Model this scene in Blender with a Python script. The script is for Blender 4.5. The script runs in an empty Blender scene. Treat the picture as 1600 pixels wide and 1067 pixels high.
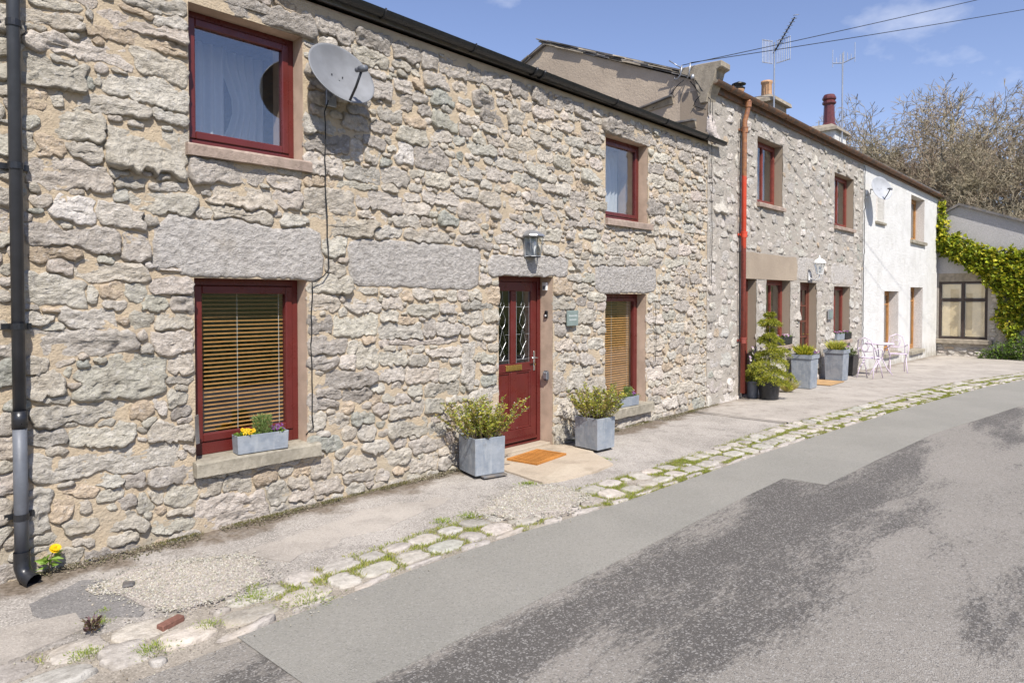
import bpy, bmesh, math, random
import numpy as np
from mathutils import Vector, Matrix

# ------------------------------------------------------------------ camera
scene = bpy.context.scene
COL = scene.collection
cam_d = bpy.data.cameras.new('camera')
cam = bpy.data.objects.new('camera', cam_d)
COL.objects.link(cam)
cam.location = (0.0, -5.29, 1.80)
cam.rotation_euler = (math.radians(90 - 1.3), 0, math.radians(-47.497))
cam_d.sensor_fit = 'HORIZONTAL'
cam_d.sensor_width = 36.0
cam_d.lens = 24.3
cam_d.shift_y = -0.0275
cam_d.clip_start = 0.05
cam_d.clip_end = 2000
scene.camera = cam

# ------------------------------------------------------------------ light
SUN_DIR = Vector((-0.55, -1.0, 1.33)).normalized()       # towards the sun
elev = math.asin(SUN_DIR.z)
azim = math.atan2(SUN_DIR.x, SUN_DIR.y)                  # from +Y towards +X
world = bpy.data.worlds.new('World')
scene.world = world
world.use_nodes = True
wn, wl = world.node_tree.nodes, world.node_tree.links
wn.clear()
w_out = wn.new('ShaderNodeOutputWorld')
w_bg = wn.new('ShaderNodeBackground')
w_bg.inputs['Strength'].default_value = 0.095
sky = wn.new('ShaderNodeTexSky')
sky.sky_type = 'NISHITA'
sky.sun_disc = False
sky.sun_elevation = elev
sky.sun_rotation = azim
sky.air_density = 1.0
sky.dust_density = 0.3
sky.ozone_density = 1.0
w_tc = wn.new('ShaderNodeTexCoord')
w_map = wn.new('ShaderNodeMapping')
w_map.inputs['Location'].default_value = (0.4, 3.35, 1.67)
w_map.inputs['Rotation'].default_value = (0, 0, math.radians(11.5))
w_map.inputs['Scale'].default_value = (1.0, 1.0, 1.9)
w_ns = wn.new('ShaderNodeTexNoise')
w_ns.inputs['Scale'].default_value = 3.1
w_ns.inputs['Detail'].default_value = 7.0
w_ns.inputs['Roughness'].default_value = 0.55
w_rmp = wn.new('ShaderNodeMapRange')
w_rmp.inputs['From Min'].default_value = 0.60
w_rmp.inputs['From Max'].default_value = 0.80
w_rmp.inputs['To Max'].default_value = 0.75
w_tint = wn.new('ShaderNodeMix'); w_tint.data_type = 'RGBA'; w_tint.blend_type = 'MULTIPLY'
w_tint.inputs[0].default_value = 1.0
w_tint.inputs[7].default_value = (1.28, 1.17, 1.33, 1)
w_mix = wn.new('ShaderNodeMix'); w_mix.data_type = 'RGBA'
w_mix.inputs[7].default_value = (9.5, 9.6, 10.2, 1)
wl.new(w_tc.outputs['Generated'], w_map.inputs['Vector'])
wl.new(w_map.outputs['Vector'], w_ns.inputs['Vector'])
wl.new(w_ns.outputs['Fac'], w_rmp.inputs['Value'])
wl.new(w_rmp.outputs['Result'], w_mix.inputs[0])
wl.new(sky.outputs['Color'], w_tint.inputs[6])
wl.new(w_tint.outputs[2], w_mix.inputs[6])
wl.new(w_mix.outputs[2], w_bg.inputs['Color'])
wl.new(w_bg.outputs['Background'], w_out.inputs['Surface'])

sun_d = bpy.data.lights.new('sun', 'SUN')
sun_d.energy = 4.9
sun_d.angle = math.radians(0.53)
sun_d.color = (1.0, 0.955, 0.885)
sun = bpy.data.objects.new('sun', sun_d)
COL.objects.link(sun)
sun.location = (-10, -20, 25)
sun.rotation_euler = SUN_DIR.to_track_quat('Z', 'Y').to_euler()

scene.view_settings.view_transform = 'Standard'
scene.view_settings.look = 'None'
scene.view_settings.exposure = 0.42
scene.view_settings.gamma = 1.0
scene.view_settings.use_curve_mapping = False

# ------------------------------------------------------------------ helpers
rng = np.random.default_rng(7)
random.seed(7)
WL = {}                                                  # world position of every object's origin


def reg(o, loc, parent=None):
    COL.objects.link(o)
    loc = Vector(loc)
    WL[o.name] = loc
    if parent is not None:
        o.parent = parent
        o.location = loc - WL[parent.name]
    else:
        o.location = loc
    return o


def thing(name, label, cat, loc=(0, 0, 0), group=None):
    o = bpy.data.objects.new(name, None)
    o.empty_display_size = 0.1
    reg(o, loc)
    tag(o, label, cat, group)
    return o


def tag(o, label=None, cat=None, group=None, kind=None):
    if label: o['label'] = label
    if cat: o['category'] = cat
    if group: o['group'] = group
    if kind: o['kind'] = kind
    return o


def obj(name, verts, faces, mat, parent=None, origin=None, smooth=False, bevel=0.0, tint=None, seg=1):
    v = np.asarray(verts, dtype=float).reshape(-1, 3)
    if origin is None:
        origin = (v.min(0) + v.max(0)) / 2
        if parent is None:
            origin[2] = v[:, 2].min()
    origin = np.asarray(origin, dtype=float)
    me = bpy.data.meshes.new(name)
    me.from_pydata((v - origin).tolist(), [], faces if isinstance(faces, list) else faces.tolist())
    if tint is not None:
        at = me.color_attributes.new('tint', 'FLOAT_COLOR', 'POINT')
        t = np.ones((len(v), 4)); t[:, :3] = tint
        at.data.foreach_set('color', t.ravel())
    if bevel > 0:
        bm = bmesh.new(); bm.from_mesh(me)
        es = [e for e in bm.edges if len(e.link_faces) == 2 and e.calc_face_angle(0) > 0.5]
        bmesh.ops.bevel(bm, geom=es, offset=bevel, offset_type='OFFSET', segments=seg, affect='EDGES', clamp_overlap=True)
        bm.to_mesh(me); bm.free()
    if smooth:
        me.polygons.foreach_set('use_smooth', [True] * len(me.polygons))
    if mat is not None:
        me.materials.append(mat)
    me.update()
    return reg(bpy.data.objects.new(name, me), origin, parent)


class MB:
    """collects simple shapes for one mesh"""
    def __init__(s):
        s.v = []; s.f = []

    def add(s, vs, fs):
        b = len(s.v)
        s.v += [tuple(p) for p in vs]
        s.f += [tuple(b + i for i in f) for f in fs]
        return s

    def box(s, x0, x1, y0, y1, z0, z1):
        vs = [(x, y, z) for z in (z0, z1) for y in (y0, y1) for x in (x0, x1)]
        return s.add(vs, [(0, 2, 3, 1), (4, 5, 7, 6), (0, 1, 5, 4), (2, 6, 7, 3), (0, 4, 6, 2), (1, 3, 7, 5)])

    def hexa(s, bot, top):
        """bot, top: four points each, same winding (ccw seen from above)"""
        return s.add(list(bot) + list(top), [(3, 2, 1, 0), (4, 5, 6, 7), (0, 1, 5, 4), (1, 2, 6, 5), (2, 3, 7, 6), (3, 0, 4, 7)])

    def tube(s, pts, r, n=8, cap=True):
        pts = [Vector(p) for p in pts]
        rs = r if isinstance(r, (list, tuple)) else [r] * len(pts)
        rings = []
        ref = None
        for i, p in enumerate(pts):
            d = (pts[min(i + 1, len(pts) - 1)] - pts[max(i - 1, 0)])
            d.normalize()
            if ref is None:
                ref = Vector((0, 0, 1)) if abs(d.z) < 0.9 else Vector((1, 0, 0))
            u = d.cross(ref)
            if u.length < 1e-4: u = d.orthogonal()
            u.normalize()
            w = u.cross(d)
            ref = w
            rings.append([p + (u * math.cos(a) - w * math.sin(a)) * rs[i] for a in [2 * math.pi * k / n for k in range(n)]])
        b = len(s.v)
        for rg in rings: s.v += [tuple(q) for q in rg]
        for i in range(len(pts) - 1):
            for k in range(n):
                a = b + i * n + k; c = b + i * n + (k + 1) % n
                s.f.append((a, a + n, c + n, c))
        if cap:
            s.f.append(tuple(b + k for k in range(n)))
            s.f.append(tuple(b + (len(pts) - 1) * n + k for k in reversed(range(n))))
        return s

    def lathe(s, prof, c=(0, 0, 0), n=20, axis=None):
        """prof: (r, h) list, about +Z through c (or about axis)"""
        q = Matrix.Identity(3) if axis is None else Vector(axis).normalized().to_track_quat('Z', 'Y').to_matrix()
        b = len(s.v); c = Vector(c)
        for r, h in prof:
            for k in range(n):
                a = 2 * math.pi * k / n
                s.v.append(tuple(c + q @ Vector((r * math.cos(a), r * math.sin(a), h))))
        for i in range(len(prof) - 1):
            for k in range(n):
                a = b + i * n + k; d = b + i * n + (k + 1) % n
                s.f.append((a, d, d + n, a + n))
        return s

    def prism(s, poly, axis, a0, a1):
        """poly: 2-D points (the other two axes in xyz order), extruded along axis 0/1/2"""
        def P(p, a):
            l = list(p); l.insert(axis, a); return tuple(l)
        n = len(poly)
        vs = [P(p, a0) for p in poly] + [P(p, a1) for p in poly]
        return s.add(vs, [tuple(range(n)), tuple(reversed(range(n, 2 * n)))] + [(i, i + n, (i + 1) % n + n, (i + 1) % n) for i in range(n)])

    def spin(s, ang, c):
        ca, sa = math.cos(ang), math.sin(ang)
        s.v = [(c[0] + (x - c[0]) * ca - (y - c[1]) * sa, c[1] + (x - c[0]) * sa + (y - c[1]) * ca, z) for x, y, z in s.v]
        return s

    def xf(s, m):
        s.v = [tuple(m @ Vector(p)) for p in s.v]
        return s

    def build(s, name, mat, parent=None, fix=True, **k):
        o = obj(name, s.v, s.f, mat, parent, **k)
        if fix:
            bm = bmesh.new(); bm.from_mesh(o.data)
            bmesh.ops.recalc_face_normals(bm, faces=bm.faces)
            bm.to_mesh(o.data); bm.free()
        return o


def box(name, x0, x1, y0, y1, z0, z1, mat, parent=None, bevel=0.0, **k):
    return MB().box(x0, x1, y0, y1, z0, z1).build(name, mat, parent, bevel=bevel, **k)


# ---- value noise
def _hash(ix, iy, iz):
    h = (ix * 374761393 + iy * 668265263 + iz * 2147483647 + 1013904223) & 0xFFFFFFFF
    h = ((h ^ (h >> 13)) * 1274126177) & 0xFFFFFFFF
    h = h ^ (h >> 16)
    return (h & 0xFFFF) / 32767.5 - 1.0


def vn(x, y, z=0.0):
    x = np.asarray(x, float); y = np.asarray(y, float); z = np.zeros_like(x) + z
    ix, iy, iz = np.floor(x).astype(np.int64), np.floor(y).astype(np.int64), np.floor(z).astype(np.int64)
    fx, fy, fz = x - ix, y - iy, z - iz
    fx, fy, fz = [t * t * (3 - 2 * t) for t in (fx, fy, fz)]
    r = 0
    for a in (0, 1):
        for b in (0, 1):
            for c in (0, 1):
                w = (fx if a else 1 - fx) * (fy if b else 1 - fy) * (fz if c else 1 - fz)
                r = r + w * _hash(ix + a, iy + b, iz + c)
    return r


def fbm(x, y, z=0.0, o=3):
    r = 0; a = 1.0; f = 1.0
    for _ in range(o):
        r = r + a * vn(np.asarray(x) * f + 17.3 * _, np.asarray(y) * f + 5.1 * _, z + 3.7 * _)
        a *= 0.5; f *= 2.0
    return r


# ------------------------------------------------------------------ materials
class NT:
    def __init__(s, name):
        s.m = bpy.data.materials.new(name); s.m.use_nodes = True
        s.n = s.m.node_tree.nodes; s.l = s.m.node_tree.links
        s.n.clear()
        s.out = s.n.new('ShaderNodeOutputMaterial')
        s.b = s.n.new('ShaderNodeBsdfPrincipled')
        s.l.new(s.b.outputs[0], s.out.inputs['Surface'])
        g = s.n.new('ShaderNodeNewGeometry'); s.pos = g.outputs['Position']

    def link(s, a, b): s.l.new(a, b)

    def val(s, sock, v):
        if hasattr(v, 'links'): s.l.new(v, sock)
        elif isinstance(v, (tuple, list)): sock.default_value = tuple(v) + ((1,) if len(v) == 3 and sock.type == 'RGBA' else ())
        else: sock.default_value = v

    def scale(s, vec, sc):
        m = s.n.new('ShaderNodeMapping'); s.val(m.inputs['Vector'], vec); m.inputs['Scale'].default_value = sc
        return m.outputs[0]

    def noise(s, scale, detail=4, rough=0.55, vec=None, dist=0.0):
        t = s.n.new('ShaderNodeTexNoise'); s.val(t.inputs['Vector'], vec or s.pos)
        t.inputs['Scale'].default_value = scale; t.inputs['Detail'].default_value = detail
        t.inputs['Roughness'].default_value = rough; t.inputs['Distortion'].default_value = dist
        return t.outputs['Fac']

    def voro(s, scale, vec=None, feat='F1', out='Distance', rnd=1.0):
        t = s.n.new('ShaderNodeTexVoronoi'); s.val(t.inputs['Vector'], vec or s.pos); t.feature = feat
        t.inputs['Scale'].default_value = scale; t.inputs['Randomness'].default_value = rnd
        return t.outputs[out]

    def ramp(s, v, a, b, lo=0.0, hi=1.0):
        t = s.n.new('ShaderNodeMapRange'); t.interpolation_type = 'SMOOTHSTEP'
        s.val(t.inputs['Value'], v); t.inputs['From Min'].default_value = a; t.inputs['From Max'].default_value = b
        t.inputs['To Min'].default_value = lo; t.inputs['To Max'].default_value = hi
        return t.outputs['Result']

    def math(s, op, a, b=0.0, c=None):
        t = s.n.new('ShaderNodeMath'); t.operation = op
        s.val(t.inputs[0], a); s.val(t.inputs[1], b)
        if c is not None: s.val(t.inputs[2], c)
        return t.outputs[0]

    def mix(s, f, a, b, mode='MIX'):
        t = s.n.new('ShaderNodeMix'); t.data_type = 'RGBA'; t.blend_type = mode
        s.val(t.inputs[0], f); s.val(t.inputs[6], a); s.val(t.inputs[7], b)
        return t.outputs[2]

    def attr(s, name='tint'):
        t = s.n.new('ShaderNodeAttribute'); t.attribute_name = name
        return t.outputs['Color']

    def sep(s, v=None):
        t = s.n.new('ShaderNodeSeparateXYZ'); s.val(t.inputs[0], v or s.pos)
        return t.outputs

    def bump(s, h, dist=0.01, strength=1.0, prev=None):
        t = s.n.new('ShaderNodeBump'); s.val(t.inputs['Height'], h)
        t.inputs['Distance'].default_value = dist; t.inputs['Strength'].default_value = strength
        if prev is not None: s.l.new(prev, t.inputs['Normal'])
        return t.outputs[0]

    def done(s, col, rough=0.8, nor=None, metal=0.0, spec=0.3, **k):
        s.val(s.b.inputs['Base Color'], col); s.val(s.b.inputs['Roughness'], rough)
        s.b.inputs['Metallic'].default_value = metal
        s.b.inputs['Specular IOR Level'].default_value = spec
        if nor is not None: s.l.new(nor, s.b.inputs['Normal'])
        for kk, vv in k.items(): s.val(s.b.inputs[kk], vv)
        return s.m


def simple(name, c, rough=0.6, var=0.2, sc=20.0, bump=0.0, metal=0.0, spec=0.3, c2=None, sc2=4.0, bsc=80.0):
    """painted / plain surface: colour with soft mottling and a little relief"""
    t = NT(name)
    c2 = c2 or tuple(x * (1 - var) for x in c)
    f = t.ramp(t.noise(sc, 5, 0.6), 0.35, 0.7)
    col = t.mix(f, c, c2)
    g = t.ramp(t.noise(sc2, 3), 0.3, 0.75, 1 - var * 0.6, 1 + var * 0.4)
    col = t.mix(1.0, col, g, 'MULTIPLY')
    nor = t.bump(t.noise(bsc, 4, 0.6), bump) if bump else None
    return t.done(col, t.ramp(t.noise(sc * 1.7, 3), 0.3, 0.7, max(rough - 0.08, 0.02), min(rough + 0.1, 1)), nor, metal, spec)


def m_stone(name, pit=1.0, lichen=0.5):
    t = NT(name)
    base = t.attr()
    p2 = t.scale(t.pos, (1.0, 1.0, 1.25))
    n1 = t.noise(15.0, 6, 0.72, p2, 0.0)
    n2 = t.noise(75.0, 4, 0.7)
    ch = t.voro(24.0, p2)
    col = t.mix(t.ramp(n1, 0.30, 0.66), t.mix(1.0, base, (0.76, 0.745, 0.73), 'MULTIPLY'), t.mix(1.0, base, (1.15, 1.145, 1.14), 'MULTIPLY'))
    col = t.mix(t.ramp(n2, 0.43, 0.27, 0.0, 0.7 * pit), col, (0.19, 0.165, 0.14))
    col = t.mix(t.ramp(t.noise(26.0, 5, 0.7), 0.53, 0.68, 0, lichen), col, (0.68, 0.645, 0.60))
    col = t.mix(t.ramp(t.noise(2.2, 3), 0.56, 0.76, 0, 0.35), col, (0.48, 0.40, 0.30))
    h = t.math('ADD', t.math('MULTIPLY', n1, 0.9), t.math('MULTIPLY', n2, 0.34))
    h = t.math('ADD', h, t.math('MULTIPLY', ch, 0.22))
    nor = t.bump(h, 0.047 * pit, 1.0)
    return t.done(col, 0.93, nor, spec=0.12)


def m_mortar(name, c1, c2, moss=0.0):
    t = NT(name)
    n1 = t.noise(4.0, 5, 0.6)
    n2 = t.noise(60.0, 6, 0.7)
    col = t.mix(t.ramp(n1, 0.35, 0.65), c1, c2)
    col = t.mix(t.ramp(n2, 0.55, 0.8, 0, 0.5), col, tuple(x * 1.35 for x in c1))
    col = t.mix(t.ramp(t.noise(140, 3), 0.6, 0.75, 0, 0.5), col, tuple(x * 0.55 for x in c2))
    if moss:
        z = t.sep()[2]
        f = t.math('MULTIPLY', t.ramp(z, 0.45, 0.0), t.ramp(t.noise(3.0, 5), 0.35, 0.65, 0, moss))
        col = t.mix(f, col, (0.36, 0.34, 0.28))
    nor = t.bump(t.math('ADD', n2, t.math('MULTIPLY', t.noise(16, 5), 1.2)), 0.014)
    return t.done(col, 0.95, nor, spec=0.1)


def m_leaf(name, rough=0.5, trans=0.3):
    t = NT(name)
    base = t.attr()
    col = t.mix(t.ramp(t.noise(90, 3), 0.3, 0.7), base, t.mix(1.0, base, (0.75, 0.78, 0.6), 'MULTIPLY'))
    m = t.done(col, rough, spec=0.35)
    tr = t.n.new('ShaderNodeBsdfTranslucent'); t.val(tr.inputs['Color'], t.mix(1.0, base, (1.15, 1.1, 0.6), 'MULTIPLY'))
    mx = t.n.new('ShaderNodeMixShader'); mx.inputs[0].default_value = trans
    t.l.new(t.b.outputs[0], mx.inputs[1]); t.l.new(tr.outputs[0], mx.inputs[2]); t.l.new(mx.outputs[0], t.out.inputs['Surface'])
    return m


def m_glass(name, ior=1.75, tint=(0.98, 0.987, 0.985), rough=0.0, wob=0.0):
    t = NT(name)
    t.n.remove(t.b)
    tr = t.n.new('ShaderNodeBsdfTransparent'); tr.inputs[0].default_value = tint + (1,)
    gl = t.n.new('ShaderNodeBsdfGlossy'); gl.inputs['Roughness'].default_value = rough
    g = t.n.new('ShaderNodeNewGeometry')
    dp = t.n.new('ShaderNodeVectorMath'); dp.operation = 'DOT_PRODUCT'
    t.l.new(g.outputs['Incoming'], dp.inputs[0]); t.l.new(g.outputs['Normal'], dp.inputs[1])
    f0 = ((ior - 1) / (ior + 1)) ** 2
    fac = t.math('MULTIPLY_ADD', t.math('POWER', t.math('SUBTRACT', 1.0, t.math('ABSOLUTE', dp.outputs['Value'])), 4.0), 1 - f0, f0)
    if wob:
        nb = t.bump(t.noise(2.5, 2), wob)
        t.l.new(nb, gl.inputs['Normal'])
    mx = t.n.new('ShaderNodeMixShader')
    t.l.new(fac, mx.inputs[0]); t.l.new(tr.outputs[0], mx.inputs[1]); t.l.new(gl.outputs[0], mx.inputs[2])
    t.l.new(mx.outputs[0], t.out.inputs['Surface'])
    return t.m


M = {}
M['stone'] = m_stone('limestone_rubble')
M['stone2'] = m_stone('smeared_rubble', 0.7, 0.3)
M['sett'] = m_stone('worn_sett', 0.35, 0.25)
M['mortar'] = m_mortar('buff_mortar', (0.52, 0.42, 0.295), (0.465, 0.38, 0.275), 0.75)
M['mortar2'] = m_mortar('grey_mortar', (0.42, 0.38, 0.33), (0.37, 0.335, 0.29), 0.4)
M['render'] = simple('pink_cement_render', (0.50, 0.38, 0.29), 0.9, 0.18, 6, 0.004, spec=0.1)
M['render2'] = simple('brown_cement_render', (0.34, 0.275, 0.21), 0.92, 0.2, 4, 0.004, spec=0.1)
M['maroon'] = simple('maroon_upvc', (0.115, 0.019, 0.016), 0.32, 0.12, 5, 0.0004, spec=0.5, bsc=160)
M['redwood'] = simple('red_brown_timber', (0.21, 0.045, 0.03), 0.45, 0.25, 14, 0.001, spec=0.4)
M['brownred'] = simple('brown_red_timber', (0.16, 0.055, 0.035), 0.45, 0.2, 14, 0.001, spec=0.4)
M['orangewood'] = simple('orange_stained_timber', (0.46, 0.22, 0.07), 0.5, 0.25, 14, 0.001, spec=0.4)
M['brownwood'] = simple('dark_brown_frame', (0.06, 0.042, 0.034), 0.5, 0.25, 14, 0.001, spec=0.4)
M['glass'] = m_glass('window_glass', 1.75)
M['skyglass'] = m_glass('upper_window_glass', 2.3)
M['clear'] = m_glass('lamp_glass', 1.35)
M['interior'] = simple('room_plaster', (0.30, 0.27, 0.23), 0.9)
M['net'] = simple('net_curtain', (0.52, 0.54, 0.56), 0.9, 0.06, 30)
M['cream_blind'] = simple('cream_roller_blind', (0.85, 0.70, 0.46), 0.85, 0.1, 6)
M['slat'] = simple('wooden_slat', (0.50, 0.265, 0.09), 0.45, 0.25, 40, spec=0.4)
M['cord'] = simple('white_cord', (0.7, 0.68, 0.62), 0.8)
M['black'] = simple('black_plastic', (0.018, 0.019, 0.022), 0.35, 0.3, 20, spec=0.5)
M['greyplastic'] = simple('faded_grey_plastic', (0.14, 0.15, 0.17), 0.5, 0.3, 8, spec=0.4)
M['cable'] = simple('black_cable', (0.02, 0.02, 0.02), 0.6)
M['sill'] = simple('sill_stone', (0.36, 0.325, 0.26), 0.92, 0.3, 18, 0.006, spec=0.1, c2=(0.25, 0.225, 0.175))
M['sillred'] = simple('red_sill_stone', (0.40, 0.31, 0.255), 0.92, 0.3, 18, 0.006, spec=0.1, c2=(0.30, 0.235, 0.19))
M['slate'] = simple('roof_slate', (0.13, 0.13, 0.135), 0.7, 0.4, 9, 0.006, c2=(0.20, 0.17, 0.14))
M['white'] = simple('white_limewash', (0.63, 0.62, 0.595), 0.9, 0.10, 1.8, 0.006, spec=0.1, bsc=22)
M['zinc'] = simple('weathered_zinc', (0.235, 0.265, 0.31), 0.55, 0.25, 7, 0.0015, metal=0.2, spec=0.4, c2=(0.31, 0.34, 0.375), bsc=40)
M['soil'] = simple('dark_soil', (0.05, 0.036, 0.026), 0.95, 0.4, 60, 0.01)
M['brass'] = simple('polished_brass', (0.62, 0.42, 0.12), 0.3, 0.15, 30, metal=0.9, spec=0.5)
M['chrome'] = simple('brushed_steel', (0.62, 0.62, 0.60), 0.28, 0.1, 30, metal=0.95, spec=0.5)
M['galv'] = simple('galvanised_metal', (0.45, 0.46, 0.48), 0.4, 0.2, 30, metal=0.7, spec=0.5)
M['lead'] = simple('lead_came', (0.42, 0.43, 0.44), 0.4, 0.1, 30, metal=0.4)
M['dish'] = simple('grey_dish_paint', (0.22, 0.225, 0.235), 0.55, 0.18, 5, spec=0.3, c2=(0.18, 0.183, 0.19))
M['whitepaint'] = simple('white_paint', (0.78, 0.78, 0.77), 0.45, 0.08)
M['lilac'] = simple('pale_lilac_paint', (0.66, 0.56, 0.66), 0.5, 0.1)
M['mat'] = simple('orange_coir', (0.52, 0.22, 0.05), 0.95, 0.3, 80, 0.004)
M['mat2'] = simple('faded_coir', (0.52, 0.33, 0.16), 0.95, 0.3, 60, 0.004)
M['rubber'] = simple('dusty_rubber', (0.33, 0.27, 0.22), 0.9, 0.3, 40)
M['brick'] = simple('worn_red_brick', (0.24, 0.115, 0.085), 0.95, 0.3, 40, 0.004)
M['terracotta'] = simple('terracotta_pot', (0.50, 0.30, 0.17), 0.85, 0.25, 10)
M['redpot'] = simple('glazed_red_pot', (0.13, 0.035, 0.035), 0.35, 0.25, 10, spec=0.5)
M['concretecap'] = simple('concrete_capping', (0.36, 0.31, 0.24), 0.92, 0.3, 9, 0.006)
M['bark'] = simple('grey_bark', (0.30, 0.275, 0.22), 0.95, 0.4, 3, 0.01, c2=(0.16, 0.15, 0.10))
M['pipegrey'] = simple('dark_grey_pipe', (0.045, 0.048, 0.055), 0.4, 0.25, 6, spec=0.5)
M['twig'] = simple('brown_twigs', (0.34, 0.295, 0.20), 0.95, 0.3, 0.6, c2=(0.25, 0.185, 0.135))
M['leaf'] = m_leaf('living_leaf')
M['petal'] = m_leaf('flower_petal', 0.6, 0.35)
M['stem'] = simple('woody_stem', (0.23, 0.18, 0.12), 0.9)
M['bulb'] = simple('white_bulb', (0.85, 0.85, 0.83), 0.3, 0.03)
M['plaque'] = simple('green_slate_plaque', (0.22, 0.27, 0.25), 0.5, 0.15, 20)
M['lettering'] = simple('pale_lettering', (0.62, 0.66, 0.65), 0.6, 0.05)
M['timberpole'] = simple('tarred_pole', (0.09, 0.065, 0.045), 0.9, 0.3, 8)


def m_pipe():
    t = NT('red_and_rust_iron')
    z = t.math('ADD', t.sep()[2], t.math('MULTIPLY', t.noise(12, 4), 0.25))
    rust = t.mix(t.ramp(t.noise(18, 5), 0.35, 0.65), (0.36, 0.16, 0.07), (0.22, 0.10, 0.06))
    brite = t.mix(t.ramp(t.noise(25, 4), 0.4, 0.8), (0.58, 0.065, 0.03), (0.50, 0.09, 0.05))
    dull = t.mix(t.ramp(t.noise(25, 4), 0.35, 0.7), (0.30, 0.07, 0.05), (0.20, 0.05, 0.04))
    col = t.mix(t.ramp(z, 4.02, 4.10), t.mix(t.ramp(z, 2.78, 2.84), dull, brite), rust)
    return t.done(col, 0.55, t.bump(t.noise(60, 4), 0.002), spec=0.4)


def m_gut2():
    t = NT('flaking_brown_gutter_paint')
    col = t.mix(t.ramp(t.noise(7, 5, 0.65), 0.4, 0.6), (0.20, 0.105, 0.06), (0.12, 0.085, 0.065))
    col = t.mix(t.ramp(t.noise(30, 4), 0.6, 0.75, 0, 0.6), col, (0.34, 0.25, 0.17))
    return t.done(col, 0.7, t.bump(t.noise(60, 4), 0.002))


def m_pebble(name='grey_pebbledash', c1=(0.50, 0.48, 0.47), c2=(0.36, 0.345, 0.335)):
    t = NT(name)
    v = t.voro(70.0)
    col = t.mix(t.ramp(t.noise(45, 4), 0.3, 0.7), c1, c2)
    col = t.mix(t.ramp(t.noise(1.3, 4), 0.45, 0.7, 0, 0.5), col, tuple((a + b) * .45 for a, b in zip(c1, c2)))
    return t.done(col, 0.95, t.bump(v, 0.01))


def m_gable(name='old_brown_gable_render', k=1.0):
    t = NT(name)
    n = t.noise(1.1, 5, 0.6)
    col = t.mix(t.ramp(n, 0.35, 0.65), (0.47 * k, 0.385 * k, 0.295 * k), (0.40 * k, 0.325 * k, 0.25 * k))
    p = t.scale(t.pos, (1, 3.2, 0.55))
    col = t.mix(t.ramp(t.noise(2.2, 6, 0.65, p, 1.2), 0.60, 0.72, 0, 0.5), col, (0.25, 0.20, 0.155))
    col = t.mix(t.ramp(t.noise(9, 5, 0.7), 0.64, 0.8, 0, 0.5), col, (0.55, 0.48, 0.39))
    return t.done(col, 0.95, t.bump(t.math('ADD', t.noise(30, 5, 0.6), t.noise(3.5, 3)), 0.009), spec=0.1)


M['pebblewhite'] = m_pebble('white_pebbledash', (0.74, 0.70, 0.66), (0.50, 0.46, 0.42))
M['lampmetal'] = simple('silver_grey_metal', (0.36, 0.37, 0.385), 0.35, 0.15, metal=0.6, spec=0.5)
def m_white():
    t = NT('white_limewash')
    z = t.sep()[2]
    col = t.mix(t.ramp(t.noise(1.6, 5, 0.6), 0.4, 0.7), (0.64, 0.63, 0.605), (0.57, 0.56, 0.53))
    p = t.scale(t.pos, (3.0, 3.0, 0.25))
    col = t.mix(t.ramp(t.noise(2.4, 5, 0.65, p), 0.55, 0.75, 0, 0.35), col, (0.46, 0.44, 0.39))
    f = t.math('MULTIPLY', t.ramp(z, 0.55, -0.15), t.ramp(t.noise(4, 5, 0.65), 0.3, 0.65, 0.1, 0.85))
    col = t.mix(f, col, (0.36, 0.33, 0.27))
    return t.done(col, 0.92, t.bump(t.math('ADD', t.noise(20, 5, 0.6), t.math('MULTIPLY', t.noise(3, 3), 1.5)), 0.02), spec=0.1)


M['white'] = m_white()
M['dish2'] = simple('pale_dish_paint', (0.42, 0.43, 0.45), 0.5, 0.15, 5)
M['pipe'] = m_pipe(); M['gut2'] = m_gut2(); M['pebble'] = m_pebble(); M['gable'] = m_gable(); M['cement'] = m_gable('brown_cement', 0.78)


def m_zinc():
    t = NT('weathered_zinc')
    p = t.scale(t.pos, (9.0, 9.0, 1.1))
    col = t.mix(t.ramp(t.noise(7, 5, 0.65), 0.35, 0.65), (0.225, 0.255, 0.295), (0.31, 0.335, 0.365))
    col = t.mix(t.ramp(t.noise(3.0, 5, 0.6, p), 0.52, 0.72, 0, 0.55), col, (0.42, 0.44, 0.45))
    col = t.mix(t.ramp(t.noise(24, 5, 0.7), 0.60, 0.72, 0, 0.6), col, (0.46, 0.47, 0.47))
    col = t.mix(t.ramp(t.noise(5, 4, 0.6), 0.62, 0.75, 0, 0.5), col, (0.19, 0.185, 0.175))
    return t.done(col, t.ramp(t.noise(11, 4), 0.3, 0.7, 0.45, 0.7), t.bump(t.noise(6, 3), 0.012), metal=0.2, spec=0.4)


M['zinc'] = m_zinc()


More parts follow.
